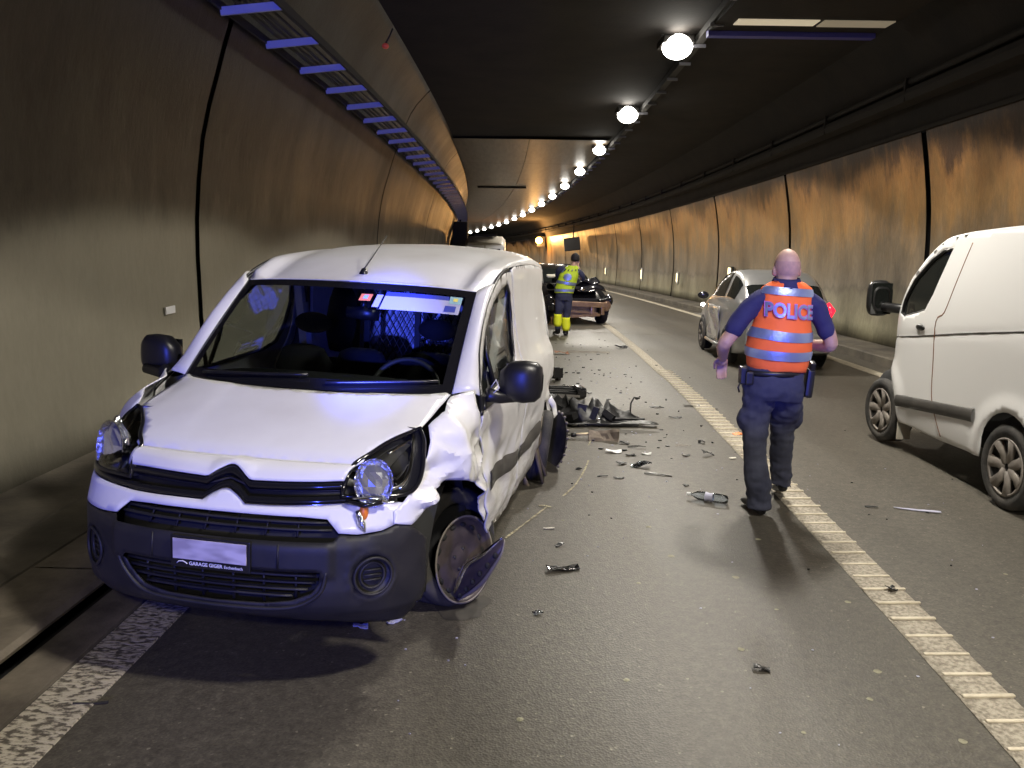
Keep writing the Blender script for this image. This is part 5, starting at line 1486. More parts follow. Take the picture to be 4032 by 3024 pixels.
# ---- photographing rescuer by the wreck
RX, RY = 1.10, 17.5
RE = empty('person', 'person in a yellow vest and yellow trouser cuffs photographing the black wreck', 'person', (RX, RY, zr(RY)))
sk = [ell_geo((.19, .05, 1.60), (.080, .098, .115), 20, 16), ell_geo((.20, .11, 1.56), (.06, .06, .075), 16, 12)]
sk += limb_geo([(.14, 0, 1.40), (.165, .02, 1.50), (.185, .04, 1.56)], [.07, .058, .058])
sk += limb_geo([(-.11, .0, 1.38), (-.15, .12, 1.24), (-.02, .32, 1.30), (.14, .36, 1.45)], [.055, .048, .042, .03]) + hand_geo((.14, .36, 1.45), (.6, .2, .7), 1, .9)
sk += limb_geo([(.29, .0, 1.30), (.36, .10, 1.20), (.33, .28, 1.30), (.26, .34, 1.45)], [.055, .048, .042, .03]) + hand_geo((.26, .34, 1.45), (-.2, .2, .9), -1, .9)
sk += [ring_loft([(0, 0, .9, .15, .11), (.06, 0, 1.2, .16, .11), (.11, 0, 1.38, .12, .08)], 18)]
remesh('body', sk, .008, 'skin', RE, 3)
grid_patch('hair', [[(.19 + .088 * math.sin(ph) * math.cos(t), .045 + .106 * math.sin(ph) * math.sin(t), 1.615 + .118 * math.cos(ph)) for t in [PI * .9 + PI * 1.2 * k / 20 for k in range(21)]] for ph in [.05 + 1.9 * j / 10 for j in range(11)]], 'hair', RE, .006)
new_obj('hair', *ell_geo((.188, .035, 1.625), (.086, .098, .105), 20, 14), 'hair', RE, True)
sh = limb_geo([(-.08, 0, 1.40), (-.14, .02, 1.36), (-.155, .12, 1.24), (-.05, .30, 1.29)], [.07, .072, .062, .05]) + limb_geo([(.26, 0, 1.34), (.33, .03, 1.28), (.36, .12, 1.20), (.335, .27, 1.29)], [.07, .07, .06, .05])
sh += [ring_loft([(-.02, 0, .88, .17, .12), (.03, 0, 1.1, .18, .125), (.10, 0, 1.38, .15, .10), (.13, 0, 1.46, .09, .08)], 22)]
remesh('jacket', sh, .012, 'trousers', RE, 3)
VY = [(-.03, 0, .90, .200, .145), (-.02, 0, 1.0, .205, .150), (.02, 0, 1.12, .205, .150), (.06, 0, 1.25, .205, .140), (.095, 0, 1.36, .195, .120), (.12, 0, 1.42, .15, .10), (.14, 0, 1.47, .095, .085)]
vy = vest_mesh(VY, 'vest_yellow', RE, .01, 8)
band_on(VY, .93, .985, .007, 'reflective', vy); band_on(VY, 1.08, 1.14, .007, 'reflective', vy, wav=lambda t: -.03 * math.cos(t))
for a, b in ((PI + .15, PI + .75), (2 * PI - .75, 2 * PI - .15)): band_on(VY, 1.33, 1.41, .008, 'reflective', vy, th0=a, th1=b, n=10)
for k in range(6):
    a = PI + .35 + k * .42
    band_on(VY, 1.36, 1.40, .009, 'leather', vy, name='dark_check', th0=a, th1=a + .14, n=3)
rows = []
for r in (0, .3, .6, .85, 1):
    row = []
    for t in [2 * PI * k / 24 for k in range(24)]:
        x = .03 + .085 * r * math.cos(t); z = 1.235 + .075 * r * math.sin(t); q = lerp_rings(VY, z); u = (x - q[0]) / (q[3] + .01)
        row.append((x, q[1] - (q[4] + .010) * math.sqrt(max(0, 1 - u * u)), z))
    rows.append(row)
grid_patch('round_emblem', rows, 'reflective', vy, closed_u=True)
t_ = [ring_loft([(-.03, 0, .93, .175, .125), (-.03, 0, .82, .18, .135), (-.02, 0, .74, .165, .12)], 20)]
t_ += limb_geo([(-.12, 0, .78), (-.125, .0, .60), (-.135, .02, .45), (-.150, .0, .30), (-.145, -.02, .16)], [.098, .09, .078, .07, .062])
t_ += limb_geo([(.06, .0, .78), (.055, .02, .60), (.045, .05, .45), (.03, .02, .30), (.02, .0, .15)], [.098, .09, .078, .07, .062])
remesh('trousers', t_, .012, 'trousers', RE, 3)
for (x, y, z0, z1) in ((-.150, .0, .19, .45), (.030, .01, .10, .38)):
    grid_patch('trouser_cuff', [[(x + (.085 - .008 * math.cos(j * 1.4)) * math.cos(t), y + .085 * math.sin(t), z0 + (z1 - z0) * j / 5) for t in [2 * PI * k / 20 for k in range(20)]] for j in range(6)], 'gaiter', RE, .006, closed_u=True)
shoe(RE, (-.145, -.02, .03), .3, -.15, 'boot'); shoe(RE, (.02, .0, .0), -.2, 0, 'boot')
tube('boot_shaft', [(-.145, -.02, .06), (-.148, -.01, .22)], .055, 'leather', RE, 12); tube('boot_shaft', [(.02, .0, .03), (.025, .0, .16)], .055, 'leather', RE, 12)
cm = empty('camera', 'small dark camera raised to the eye of the person in the yellow vest', 'camera', (RX + .235, RY + .43, zr(RY) + 1.55))
box('camera_body', (0, 0, 0), (.13, .06, .09), 'black_plastic', cm, bevel=.01)
lathe('lens_barrel', [(.035, 0), (.035, .07), (.028, .075), (.001, .07)], 'black_plastic', cm, 18, 'y', (0, .03, 0))
# ================================================================== OTHER VEHICLES
def car_rows(stations, k=5, kp=3):
    """station: (y, half width, z sill, z belt, z top, half width top)"""
    st = smooth_poly(stations, k=k)
    rows = []
    for (y, wb, zs, zb, zt, wt) in st:
        pr = [(0.0, zs), (wb * .88, zs), (wb * .985, zs + .07), (wb * 1.0, zs + (zb - zs) * .55), (wb * .97, zb), (wt + (wb - wt) * .45, zb + (zt - zb) * .45), (wt, zb + (zt - zb) * .82), (wt * .80, zt - .012), (0.0, zt)]
        half = smooth_poly(pr, k=kp)
        rows.append([(a, y, b) for a, b in half] + [(-a, y, b) for a, b in reversed(half[1:-1])])
    return rows
def sub_patch(name, rows, i0, i1, k0, k1, material, parent, push=.006, mirror=False):
    n = len(rows[0]); out = []
    for i in range(i0, i1 + 1):
        r = []
        for k in range(k0, k1 + 1):
            p = Vector(rows[i][k]); a = Vector(rows[i][min(k + 1, n - 1)]) - Vector(rows[i][k - 1]); b = Vector(rows[min(i + 1, len(rows) - 1)][k]) - Vector(rows[max(0, i - 1)][k])
            nn = a.cross(b)
            if nn.length > 0: nn.normalize()
            if nn.x * p.x < 0 and abs(nn.x) > .2: nn = -nn
            elif abs(nn.x) <= .2 and nn.z < 0: nn = -nn
            q = p + nn * push
            r.append((-q.x, q.y, q.z) if mirror else tuple(q))
        out.append(r)
    return grid_patch(name, out, material, parent)

# ---- silver hatchback, far side of the officer
SC = empty('hatchback_car', 'rounded silver hatchback in the right lane, half hidden by the officer', 'car', (4.23, 15.05, zr(14.2)))
SC.rotation_euler = (-.02, 0, -.055)
stn = [(.78, .58, .24, .46, .52, .40), (.70, .70, .20, .55, .63, .46), (.45, .77, .18, .68, .78, .54), (.05, .80, .18, .80, .91, .60), (-.35, .80, .18, .90, 1.00, .64), (-.62, .80, .18, .93, 1.14, .64), (-1.0, .80, .18, .94, 1.35, .60), (-1.45, .80, .18, .94, 1.45, .58), (-2.0, .80, .18, .95, 1.47, .57), (-2.5, .80, .18, .96, 1.40, .57), (-2.9, .78, .20, .95, 1.22, .57), (-3.2, .74, .24, .90, 1.00, .56), (-3.38, .66, .28, .70, .78, .50)]
stn = [((a if a > 0 else a * .86), b * .93, c_, d_, e_, f_) for a, b, c_, d_, e_, f_ in stn]
rws = car_rows(stn)
body_ = grid_patch('body', rws, 'silver', SC, closed_u=True)
# ends
for r in (rws[0], rws[-1]):
    new_obj('end_panel', r, [tuple(range(len(r)))], 'silver', SC)
hk = 3
for mir in (False, True):
    sub_patch('side_window', rws, 26, 39, 13, 19, 'dark_glass', SC, .006, mir)
    sub_patch('rear_side_window', rws, 41, 48, 13, 18, 'dark_glass', SC, .006, mir)
sub_patch('windscreen', rws, 22, 30, 19, 29, 'dark_glass', SC, .006)
sub_patch('rear_window', rws, 49, 55, 19, 29, 'dark_glass', SC, .006)
for sg in (1, -1):
    new_obj('door_mirror', *ell_geo((sg * .86, -.55, 1.0), (.10, .05, .065), 14, 10), 'car_black' if sg < 0 else 'silver', SC, True)
    tube('tail_light', [(sg * .60, -2.84, .80), (sg * .65, -2.79, .90), (sg * .62, -2.70, 1.0)], [.03, .05, .025], 'red_lens', SC, 14)
    for y in (.02, -2.1):
        new_obj('wheel_arch', *ell_geo((sg * .73, y, .30), (.035, .36, .34), 24, 12), 'black', SC, True)
def simple_wheel(parent, loc, sg, r=.29, w=.19, rim_m='rim_light', spokes=5):
    root = empty('wheel', None, None); root.parent = parent
    root.matrix_local = Matrix.Translation(loc) @ Matrix.Rotation(PI / 2 * (1 if sg < 0 else -1), 4, 'Z')
    lathe('tyre', [(r * .66, w * .45), (r * .9, w * .52), (r, w * .38), (r, -w * .38), (r * .9, -w * .5), (r * .6, -w * .4)], 'rubber', root, 36, 'y', closed_prof=True)
    rm = lathe('rim', [(r * .67, w * .46), (r * .64, w * .30), (r * .35, w * .20), (r * .15, w * .26), (.001, w * .28)], 'dark_metal', root, 32, 'y')
    for k in range(spokes):
        t = 2 * PI * k / spokes
        tube('spoke', [(r * .10 * math.cos(t), w * .32, r * .10 * math.sin(t)), (r * .38 * math.cos(t), w * .36, r * .38 * math.sin(t)), (r * .64 * math.cos(t), w * .42, r * .64 * math.sin(t))], [.045 * r / .29, .035 * r / .29, .045 * r / .29], rim_m, root, 8, flat=.5)
    lathe('rim_edge', [(r * .68, w * .42), (r * .68, w * .49), (r * .63, w * .49), (r * .63, w * .42)], rim_m, root, 32, 'y', closed_prof=True)
    return root
for sg in (1, -1):
    for y in (.02, -2.1): simple_wheel(SC, (sg * .68, y, .29), sg)
tube('side_sill', [(-.76, -.45, .24), (-.765, -1.2, .235), (-.76, -1.7, .24)], .03, 'silver', SC, 8)
box('rear_bumper', (0, -2.92, .45), (1.20, .14, .26), 'silver', SC, bevel=.05)
# damaged front door skin, its brighter silver paints in the lamps' reflection
sp2 = grid_patch('dented_door', [[(-.757 - .012 * math.sin(j * 1.1 + k * .7) - .01 * abs(noise.noise(Vector((j * .6, k * .5, 2)))), -.50 - 1.05 * k / 10, .28 + .58 * j / 8) for k in range(11)] for j in range(9)], mat('bright_silver_door', (.55, .53, .5), .25, metal=.6, coat=.3), SC, .004)

# ---- white van on the right, moving off
RVX, RVG = 3.47, zr(6.2)
RV = empty('panel_van', 'large white panel van in the right lane, cut by the right edge of the picture', 'van', (RVX, 6.5, RVG))
def rvf(y, z):
    x = .10 * max(0, (z - 1.1) / .8) ** 1.6 if z > 1.1 else 0
    x += .03 * max(0, (.55 - z) / .3) ** 2 if z < .55 else 0
    Y = y + 6.5
    if Y > 7.25: x += .34 * ((Y - 7.25) / .62) ** 2.3
    # flared arches
    for c in (7.62, 5.60):
        d = math.hypot(Y - c, z - .30)
        if .28 < d < .52: x -= .022 * (1 - abs(d - .40) / .12)
    x += .006 * math.exp(-((z - (1.257 - .27 * (Y - 5.59) / 1.98)) / .02) ** 2)
    return (x, y, z)
off_ = lambda pts: [(a - 6.5, b - RVG * 0) for a, b in pts]
arch = lambda c, r, zc: [(c + r * math.cos(t), zc + r * math.sin(t)) for t in [.05 + (PI - .1) * k / 14 for k in range(15)]]
OUT = [(4.2, .30)] + list(reversed(arch(5.60, .33, .36))) + [(5.95, .29), (6.6, .262), (7.24, .262)] + list(reversed(arch(7.60, .29, .31))) + [(7.88, .33), (7.86, .50), (7.855, .70), (7.81, .905), (7.60, 1.09), (7.45, 1.30), (7.306, 1.53), (7.10, 1.735), (6.90, 1.86), (6.70, 1.90), (6.45, 1.925), (5.73, 1.965), (4.2, 2.0)]
WNV = [(6.755, 1.80), (6.80, 1.66), (6.89, 1.42), (6.975, 1.285), (7.06, 1.26), (7.31, 1.20), (7.42, 1.22), (7.38, 1.34), (7.25, 1.53), (7.05, 1.70), (6.90, 1.78)]
sd = cdt_panel('side_body', off_(OUT), [off_(WNV)], rvf, .04, 'white_clean', RV, .008)
sd['label'] = 'white side of the van with sliding door'
wv_, wf_ = cdt(off_(WNV), [], .1)
wn_ = new_obj('side_window', [(rvf(a, b)[0] + .012, a, b) for a, b in wv_], wf_, 'dark_glass', RV, True)
tube('window_seal', [(rvf(a, b)[0] + .002, a, b) for a, b in densify(off_(WNV), .08)], .012, 'black_plastic', RV, 6, True)
tube('seam_trim', [(rvf(a - 6.5, b)[0] - .001, a - 6.5, b) for a, b in smooth_poly([(6.492, 1.85), (6.57, 1.55), (6.654, 1.294), (6.757, 1.215), (6.73, .90), (6.695, .60), (6.60, .42), (6.53, .296)], k=4)], .011, 'brown_rust', RV, 6)
tube('sliding_rail', [(rvf(a - 6.5, b)[0] - .005, a - 6.5, b) for a, b in smooth_poly([(7.57, .986), (7.0, 1.06), (6.4, 1.15), (5.59, 1.257), (4.3, 1.42)], k=4)], .010, 'grey_plastic', RV, 6)
rws_ = []
for zz, oo in ((.0, 0), (.012, -.022), (.055, -.026), (.10, -.022), (.115, 0)):
    rws_.append([(rvf(y, .45)[0] + oo, y, .335 + .125 * (.765 - y) / 1.214 + zz + .06) for y in [.765 - 1.214 * k / 12 for k in range(13)]])
grid_patch('rub_strip', rws_, 'grey_plastic', RV)
p_ = Vector(rvf(.493, 1.137))
new_obj('door_handle', *ell_geo(p_ + Vector((-.012, 0, 0)), (.018, .075, .028), 14, 8), 'black_plastic', RV, True)
new_obj('lock', *ell_geo(Vector(rvf(.50, .99)), (.006, .014, .014), 10, 6), 'black_plastic', RV, True)
mrr = empty('door_mirror', None, None); mrr.parent = RV
rows = []
for yy_, sc in ((1.30, .55), (1.315, .9), (1.36, 1.0), (1.42, .8), (1.45, .4)):
    rows.append([(.0 + .12 * sc * math.copysign(abs(math.cos(t)) ** .6, math.cos(t)), yy_, 1.32 + .17 * sc * math.copysign(abs(math.sin(t)) ** .6, math.sin(t))) for t in [2 * PI * k / 20 for k in range(20)]])
grid_patch('mirror_housing', rows, 'black_plastic', mrr, closed_u=True)
new_obj('mirror_glass', [(.0 + a * .095, 1.305, 1.32 + b * .145) for a, b in ((-1, -1), (1, -1), (1, 1), (-1, 1))], [(0, 1, 2, 3)], 'dark_glass', mrr)
tube('mirror_arm', [(.02, 1.36, 1.24), (.08, 1.20, 1.24), (.16, .98, 1.24)], .045, 'black_plastic', mrr, 8)
tube('roof_gutter', [(rvf(a - 6.5, b)[0] + .012, a - 6.5, b) for a, b in smooth_poly([(7.306, 1.53), (7.10, 1.735), (6.90, 1.86), (6.70, 1.90), (6.45, 1.925), (5.73, 1.965), (4.2, 2.0)], k=4)], .018, 'white_clean', RV, 8)
# roof, far side, front and windscreen
rows = []
for y_, z_ in [(a - 6.5, b) for a, b in ((4.2, 2.0), (5.73, 1.965), (6.45, 1.925), (6.70, 1.90), (6.90, 1.86), (7.10, 1.735))]:
    x0 = rvf(y_, z_)[0]
    rows.append([(x0 + (1.86 - 2 * x0) * t, y_, z_ + .07 * math.sin(PI * t) ** .5 * 1) for t in [max(0, k / 12) for k in range(13)]])
grid_patch('roof', rows, 'white_clean', RV, .006)
rows = []
for y_, z_ in [(a - 6.5, b) for a, b in ((7.10, 1.735), (7.306, 1.53), (7.45, 1.30), (7.60, 1.09))]:
    x0 = rvf(y_, z_)[0]
    rows.append([(x0 + (1.86 - 2 * x0) * t, y_ + .25 * math.sin(PI * t), z_) for t in [k / 10 for k in range(11)]])
grid_patch('windscreen', rows, 'dark_glass', RV)
rows = []
for y_, z_ in [(a - 6.5, b) for a, b in ((7.60, 1.09), (7.81, .905), (7.855, .70), (7.86, .50), (7.88, .33))]:
    x0 = rvf(y_, z_)[0]
    rows.append([(x0 + (1.86 - 2 * x0) * t, y_ + .32 * math.sin(PI * t) ** .8 if 0 < t < 1 else y_, z_) for t in [k / 10 for k in range(11)]])
grid_patch('front_body', rows, 'white_clean', RV)
cdt_panel('far_side', off_(OUT), [], lambda a, b: (1.86 - rvf(a, b)[0], a, b), .2, 'white_clean', RV, .006)
box('floor', (.93, -.4, .38), (1.6, 3.4, .14), 'black', RV)
for c_, r_ in ((7.61, .295), (5.60, .305)):
    new_obj('wheel_arch', *ell_geo((.10, c_ - 6.5, .36), (.09, .33, .32), 24, 12), 'black', RV, True)
    wq = simple_wheel(RV, (.085, c_ - 6.5, r_), -1, r_, .20, 'rim_light', 7)
    wq.rotation_euler.z += .06 if c_ > 7 else 0
simple_wheel(RV, (1.76, 1.11, .295), 1, .295); simple_wheel(RV, (1.76, -.90, .305), 1, .305)
box('fuel_flap', (rvf(-.62, .98)[0] - .001, -.62, .98), (.006, .20, .20), 'white_clean', RV, bevel=.002)
tube('door_gap', [(rvf(a - 6.5, b)[0] - .0005, a - 6.5, b) for a, b in smooth_poly([(7.46, 1.16), (7.42, .9), (7.33, .65), (7.30, .45), (7.26, .28)], k=4)], .005, 'black_plastic', RV, 6)
box('mud_flap', (.07, .77, .19), (.12, .02, .20), 'cream', RV, bevel=.008)
tube('front_light', [(.20, 1.27, .93), (.20, 1.29, .84), (.22, 1.30, .76)], [.02, .035, .02], 'chrome_rough', RV, 10)
tube('indicator', [(.03, 1.18, 1.02), (.06, 1.25, 1.0)], [.02, .012], 'red_lens', RV, 8) if False else None

# ---- black wreck
ang = math.atan2(.22, -.97)
WK = empty('wrecked_car', 'black car with its front torn open, bare crash beam and radiator showing', 'car', (1.60, 20.5, zr(21.5)))
WK.rotation_euler = (-.025, 0, math.atan2(-.20, -.98) + PI + PI * 0)
WK.rotation_euler = (0, 0, PI + .20)
stn = [(.05, .80, .25, .62, .68, .60), (-.3, .84, .20, .72, .80, .62), (-.9, .85, .18, .85, .95, .66), (-1.2, .85, .18, .90, 1.02, .66), (-1.7, .85, .18, .92, 1.32, .60), (-2.2, .85, .18, .92, 1.42, .58), (-3.0, .85, .18, .93, 1.43, .57), (-3.6, .84, .2, .93, 1.30, .57), (-4.1, .78, .25, .88, 1.0, .55)]
rws = car_rows(stn)
grid_patch('body', rws, 'car_black', WK, closed_u=True)
new_obj('end_panel', rws[-1], [tuple(range(len(rws[-1])))], 'car_black', WK)
new_obj('front_bulkhead', rws[0], [tuple(range(len(rws[0])))], 'black', WK)
for mir in (False, True): sub_patch('side_window', rws, 18, 33, 13, 19, 'dark_glass', WK, .006, mir)
sub_patch('windscreen', rws, 15, 21, 19, 29, 'dark_glass', WK, .008)
box('crash_beam', (0, .30, .56), (1.34, .07, .13), 'copper', WK, bevel=.02, rot=Matrix.Rotation(-.05, 3, 'Y'))
box('radiator', (.05, .16, .40), (.95, .06, .34), 'radiator', WK)
box('lower_beam', (.05, .24, .26), (1.1, .05, .055), 'copper', WK, rot=Matrix.Rotation(.05, 3, 'Y'))
box('cross_member', (.0, .26, .36), (.9, .03, .04), 'copper', WK, rot=Matrix.Rotation(-.08, 3, 'Y'))
for x in (-.56, -.3, .3, .56): box('beam_bracket', (x, .22, .44), (.09, .16, .30), 'copper', WK, bevel=.015)
for x in (-.70, .70): new_obj('lamp_cavity', *ell_geo((x, .10, .52), (.13, .12, .16)), 'copper' if x < 0 else 'black', WK, True)
for x, a in ((-.66, .2), (.66, -.2)): box('wing_remnant', (x, -.05, .66), (.34, .55, .05), 'car_black', WK, rot=Matrix.Rotation(a, 3, 'Y'), bevel=.02)
for x, y_, z_, r_ in ((.74, .02, .62, .16), (.70, .12, .48, .13), (-.78, .0, .62, .15)): new_obj('crushed_corner', *ell_geo((x, y_, z_), (r_ * .8, r_ * 1.3, r_)), 'car_black', WK, True)
# folded bonnet: two buckled sheets
for j, (z0, zz, sx) in enumerate(((.84, .16, 1.30), (1.0, .12, 1.05))):
    rows = []
    for k in range(9):
        v = k / 8
        rows.append([(sx * (u - .5) + .06 * math.sin(v * 5), -.55 + .60 * v * (1 if j == 0 else .8), z0 + zz * math.sin(v * PI) + .07 * abs(math.sin(u * 7 + j * 2)) + .05 * noise.noise(Vector((u * 4, v * 4, j)))) for u in [q / 14 for q in range(15)]])
    grid_patch('buckled_bonnet', rows, 'car_black', WK, .012)
box('airbag', (.25, -1.45, 1.10), (.45, .12, .20), 'cream', WK, bevel=.05, rot=Matrix.Rotation(-.5, 3, 'X'))
for x, c in ((-.1, 'chrome'), (.2, 'gloss_black'), (.42, 'chrome')):
    tube('engine_cover', [(x - .12, -.05, .86), (x, -.02, .90), (x + .12, -.05, .85)], [.04, .06, .04], c, WK, 8)
for sg in (1, -1):
    simple_wheel(WK, (sg * .74, -.42, .30), sg, .30, .20, 'dark_metal'); simple_wheel(WK, (sg * .74, -3.1, .30), sg, .30, .20, 'dark_metal')
tube('hanging_hose', [(.3, .2, .25), (.45, .3, .12), (.5, .28, .02)], .02, 'cable', WK, 6)

# ---- pale box van far ahead in the left lane
FV = empty('box_van', 'far pale cream van behind the roof of the crashed white van', 'van', (P(-1.0, 44, 0).x, 44, zr(44)))
rows = []
for y_, h_ in ((0, 2.45), (.25, 2.72), (1.0, 2.80), (4.8, 2.80), (5.0, 2.7)):
    rows.append([(-1.05, y_, .3), (-1.07, y_, 1.6), (-1.02, y_, h_ - .25), (-.85, y_, h_ - .05), (0, y_, h_), (.85, y_, h_ - .05), (1.02, y_, h_ - .25), (1.07, y_, 1.6), (1.05, y_, .3)])
grid_patch('body', rows, 'cream', FV)
new_obj('rear_wall', rows[0], [tuple(range(9))], 'cream', FV); new_obj('front_wall', rows[-1], [tuple(reversed(range(9)))], 'cream', FV)
for sg in (1, -1):
    box('rear_door', (sg * .5, -.012, 1.35), (.94, .02, 1.9), 'white_clean', FV, bevel=.01)
    box('rear_window', (sg * .5, -.03, 1.85), (.62, .02, .55), 'dark_glass', FV)
    box('tail_light', (sg * .98, -.02, 1.0), (.10, .04, .30), mat('unlit_red_lens', (.35, .02, .02), .3), FV)
    simple_wheel(FV, (sg * .90, 1.0, .34), sg, .34, .22); simple_wheel(FV, (sg * .90, 4.0, .34), sg, .34, .22)
box('rear_bumper', (0, -.06, .42), (2.0, .12, .20), 'black_plastic', FV)
box('roof_light', (0, .4, 2.80), (1.2, .25, .12), 'cable', FV)
# ================================================================== DEBRIS AND MARKS ON THE ROAD
def ragged(L, W, n, rnd, jag=.25):
    pts = []
    for k in range(n): pts.append((-L / 2 + L * k / (n - 1), -W / 2 * (1 - jag * rnd.random())))
    for k in range(n): pts.append((L / 2 - L * k / (n - 1) + rnd.uniform(-.02, .02) * L, W / 2 * (1 - jag * rnd.random())))
    return pts
def piece(name, label, cat, X, Y, L, W, H, rz, material, seed=0, jag=.35, n=7, th=.004, tilt=(0, 0), lift=None, group=None):
    """a broken sheet: ragged outline, bent and folded, real thickness"""
    rnd = random.Random(seed)
    out = ragged(L, W, n, rnd, jag)
    st = max(L, W) / 9
    ph = rnd.uniform(0, 6)
    def f(a, b):
        u, v = a / L, b / max(W, 1e-3)
        z = H * (.5 + .5 * math.sin(ph + u * 4.2 + v * 1.3)) * .55 + H * .35 * abs(noise.noise(Vector((u * 3 + seed, v * 2.5, 0)))) + H * .4 * (v + .5) * rnd_s
        return (a, b, max(0, z))
    rnd_s = rnd.uniform(0, 1)
    vs, fs = cdt(out, [], st)
    V = [Vector(f(a, b)) for a, b in vs]; mz = min(v.z for v in V)
    for v in V: v.z -= mz - .003
    o = new_obj(name, V, fs, material)
    solidify(o, th, 0)
    o.location = (X, Y, zr(Y) + (lift if lift is not None else .002)); o.rotation_euler = (tilt[0], tilt[1], rz)
    tag(o, label, cat, group)
    return o
def lump(name, label, cat, X, Y, s, rz, material, seed=0, parts=5, group=None):
    rnd = random.Random(seed); g = []
    for k in range(parts):
        c = Vector((rnd.uniform(-.35, .35) * s[0], rnd.uniform(-.35, .35) * s[1], s[2] * rnd.uniform(.15, .6)))
        d = (s[0] * rnd.uniform(.25, .6), s[1] * rnd.uniform(.3, .7), s[2] * rnd.uniform(.2, .7))
        c.z = max(c.z, d[2] / 2)
        g.append(box_geo(c, d, rnd.uniform(0, 3)))
    o = multi(name, g, material, None, False)
    o.location = (X, Y, zr(Y) + .001); o.rotation_euler = (0, 0, rz); tag(o, label, cat, group)
    return o
# large torn bumper part
bb = empty('torn_bumper', 'big black torn bumper with jagged edges lying on the road behind the crashed van', 'bumper', (.86, 8.25, zr(8.25)), .06)
rows = []
rnd = random.Random(11)
n = 26
jag = [rnd.random() for _ in range(n + 1)]
for j in range(7):
    v = j / 6
    row = []
    for k in range(n + 1):
        u = k / n
        top = .30 * (1 - u) ** .7 * (.55 + .65 * jag[k]) + .05
        if u < .18: top *= .55 + 2.4 * u
        if .30 < u < .45: top *= .82
        z = top * v
        y = -.10 + .16 * v + .05 * math.sin(u * 9 + v * 2)
        row.append((-.48 + .95 * u + .03 * math.sin(v * 5 + k), y, z + .005))
    rows.append(row)
grid_patch('bumper_skin', rows, 'torn_black', bb, .006)
rows = [[(-.55 + 1.15 * k / 20, -.12 - .10 * j / 4 + .02 * math.sin(k * .9), .035 + .02 * math.sin(k * .8 + j) * (1 - j / 4)) for k in range(21)] for j in range(5)]
grid_patch('bumper_flange', rows, 'torn_black', bb, .006)
for k in range(9):
    box('broken_web', (rnd.uniform(-.45, .2), rnd.uniform(-.10, .12), rnd.uniform(.05, .16)), (rnd.uniform(.04, .14), rnd.uniform(.03, .10), rnd.uniform(.05, .18)), 'torn_black', bb, rot=Matrix.Rotation(rnd.uniform(-.6, .6), 3, 'Y') @ Matrix.Rotation(rnd.uniform(-1, 1), 3, 'Z'))
for a, b, c_, r in ((.22, -.05, .05, .45), (.30, -.14, .03, .40), (.10, -.20, .03, .5)):
    box('broken_strut', (a + .05, b, c_), (r, .03, .02), 'black_plastic', bb, rot=Matrix.Rotation(rnd.uniform(-.25, .2), 3, 'Z'))
tube('bent_rod', [(.40, .22, .02), (.42, .30, .14), (.46, .34, .20), (.52, .34, .19)], .010, 'black_plastic', bb, 6)
new_obj('shiny_clip', *ell_geo((.0, -.17, .07), (.02, .012, .012)), 'chrome', bb, True)
b2 = empty('grille_piece', 'broken black grille with silver slats lying behind the big torn bumper', 'grille', (.55, 9.75, zr(9.75)), -.1)
for k in range(5): box('slat', (0, -.12 + .06 * k, .04 + .015 * k), (.55 - .05 * (k % 2), .02, .03), 'black_plastic' if k % 2 else 'chrome', b2, rot=Matrix.Rotation(.06 * (k - 2), 3, 'Z'))
box('end_piece', (.26, .0, .07), (.12, .26, .12), 'gloss_black', b2, bevel=.03, rot=Matrix.Rotation(.3, 3, 'Z'))
box('mesh_part', (-.18, -.20, .03), (.30, .12, .04), 'chrome_rough', b2, rot=Matrix.Rotation(-.1, 3, 'Z'))
b3 = lump('lamp_bracket', 'small black bracket standing on the road at the rear edge of the crashed van', 'bracket', .62, 11.0, (.16, .16, .20), .2, 'black_plastic', 5)
gp_ = piece('mud_shield', 'muddy brown curved panel lying in front of the big torn bumper', 'panel', .86, 7.50, .28, .13, .10, -.05, 'mud', 4, .15, 6, .01)
gp_.rotation_euler = (.9, 0, -.1); gp_.location.z += .02
ro = empty('broken_shaft', 'thin broken rod with a yellowish end between the rear wheel and the muddy panel', 'rod', (.56, 7.53, zr(7.5)), .03)
tube('shaft', [(-.20, 0, .03), (-.05, .0, .035), (.02, 0, .035)], .010, 'dark_metal', ro, 8)
tube('coupling', [(.0, 0, .035), (.05, .0, .035)], .02, 'black_plastic', ro, 8)
tube('wooden_end', [(.04, 0, .04), (.19, .01, .045)], .013, mat('pale_wood', (.6, .5, .3), .6), ro, 8)
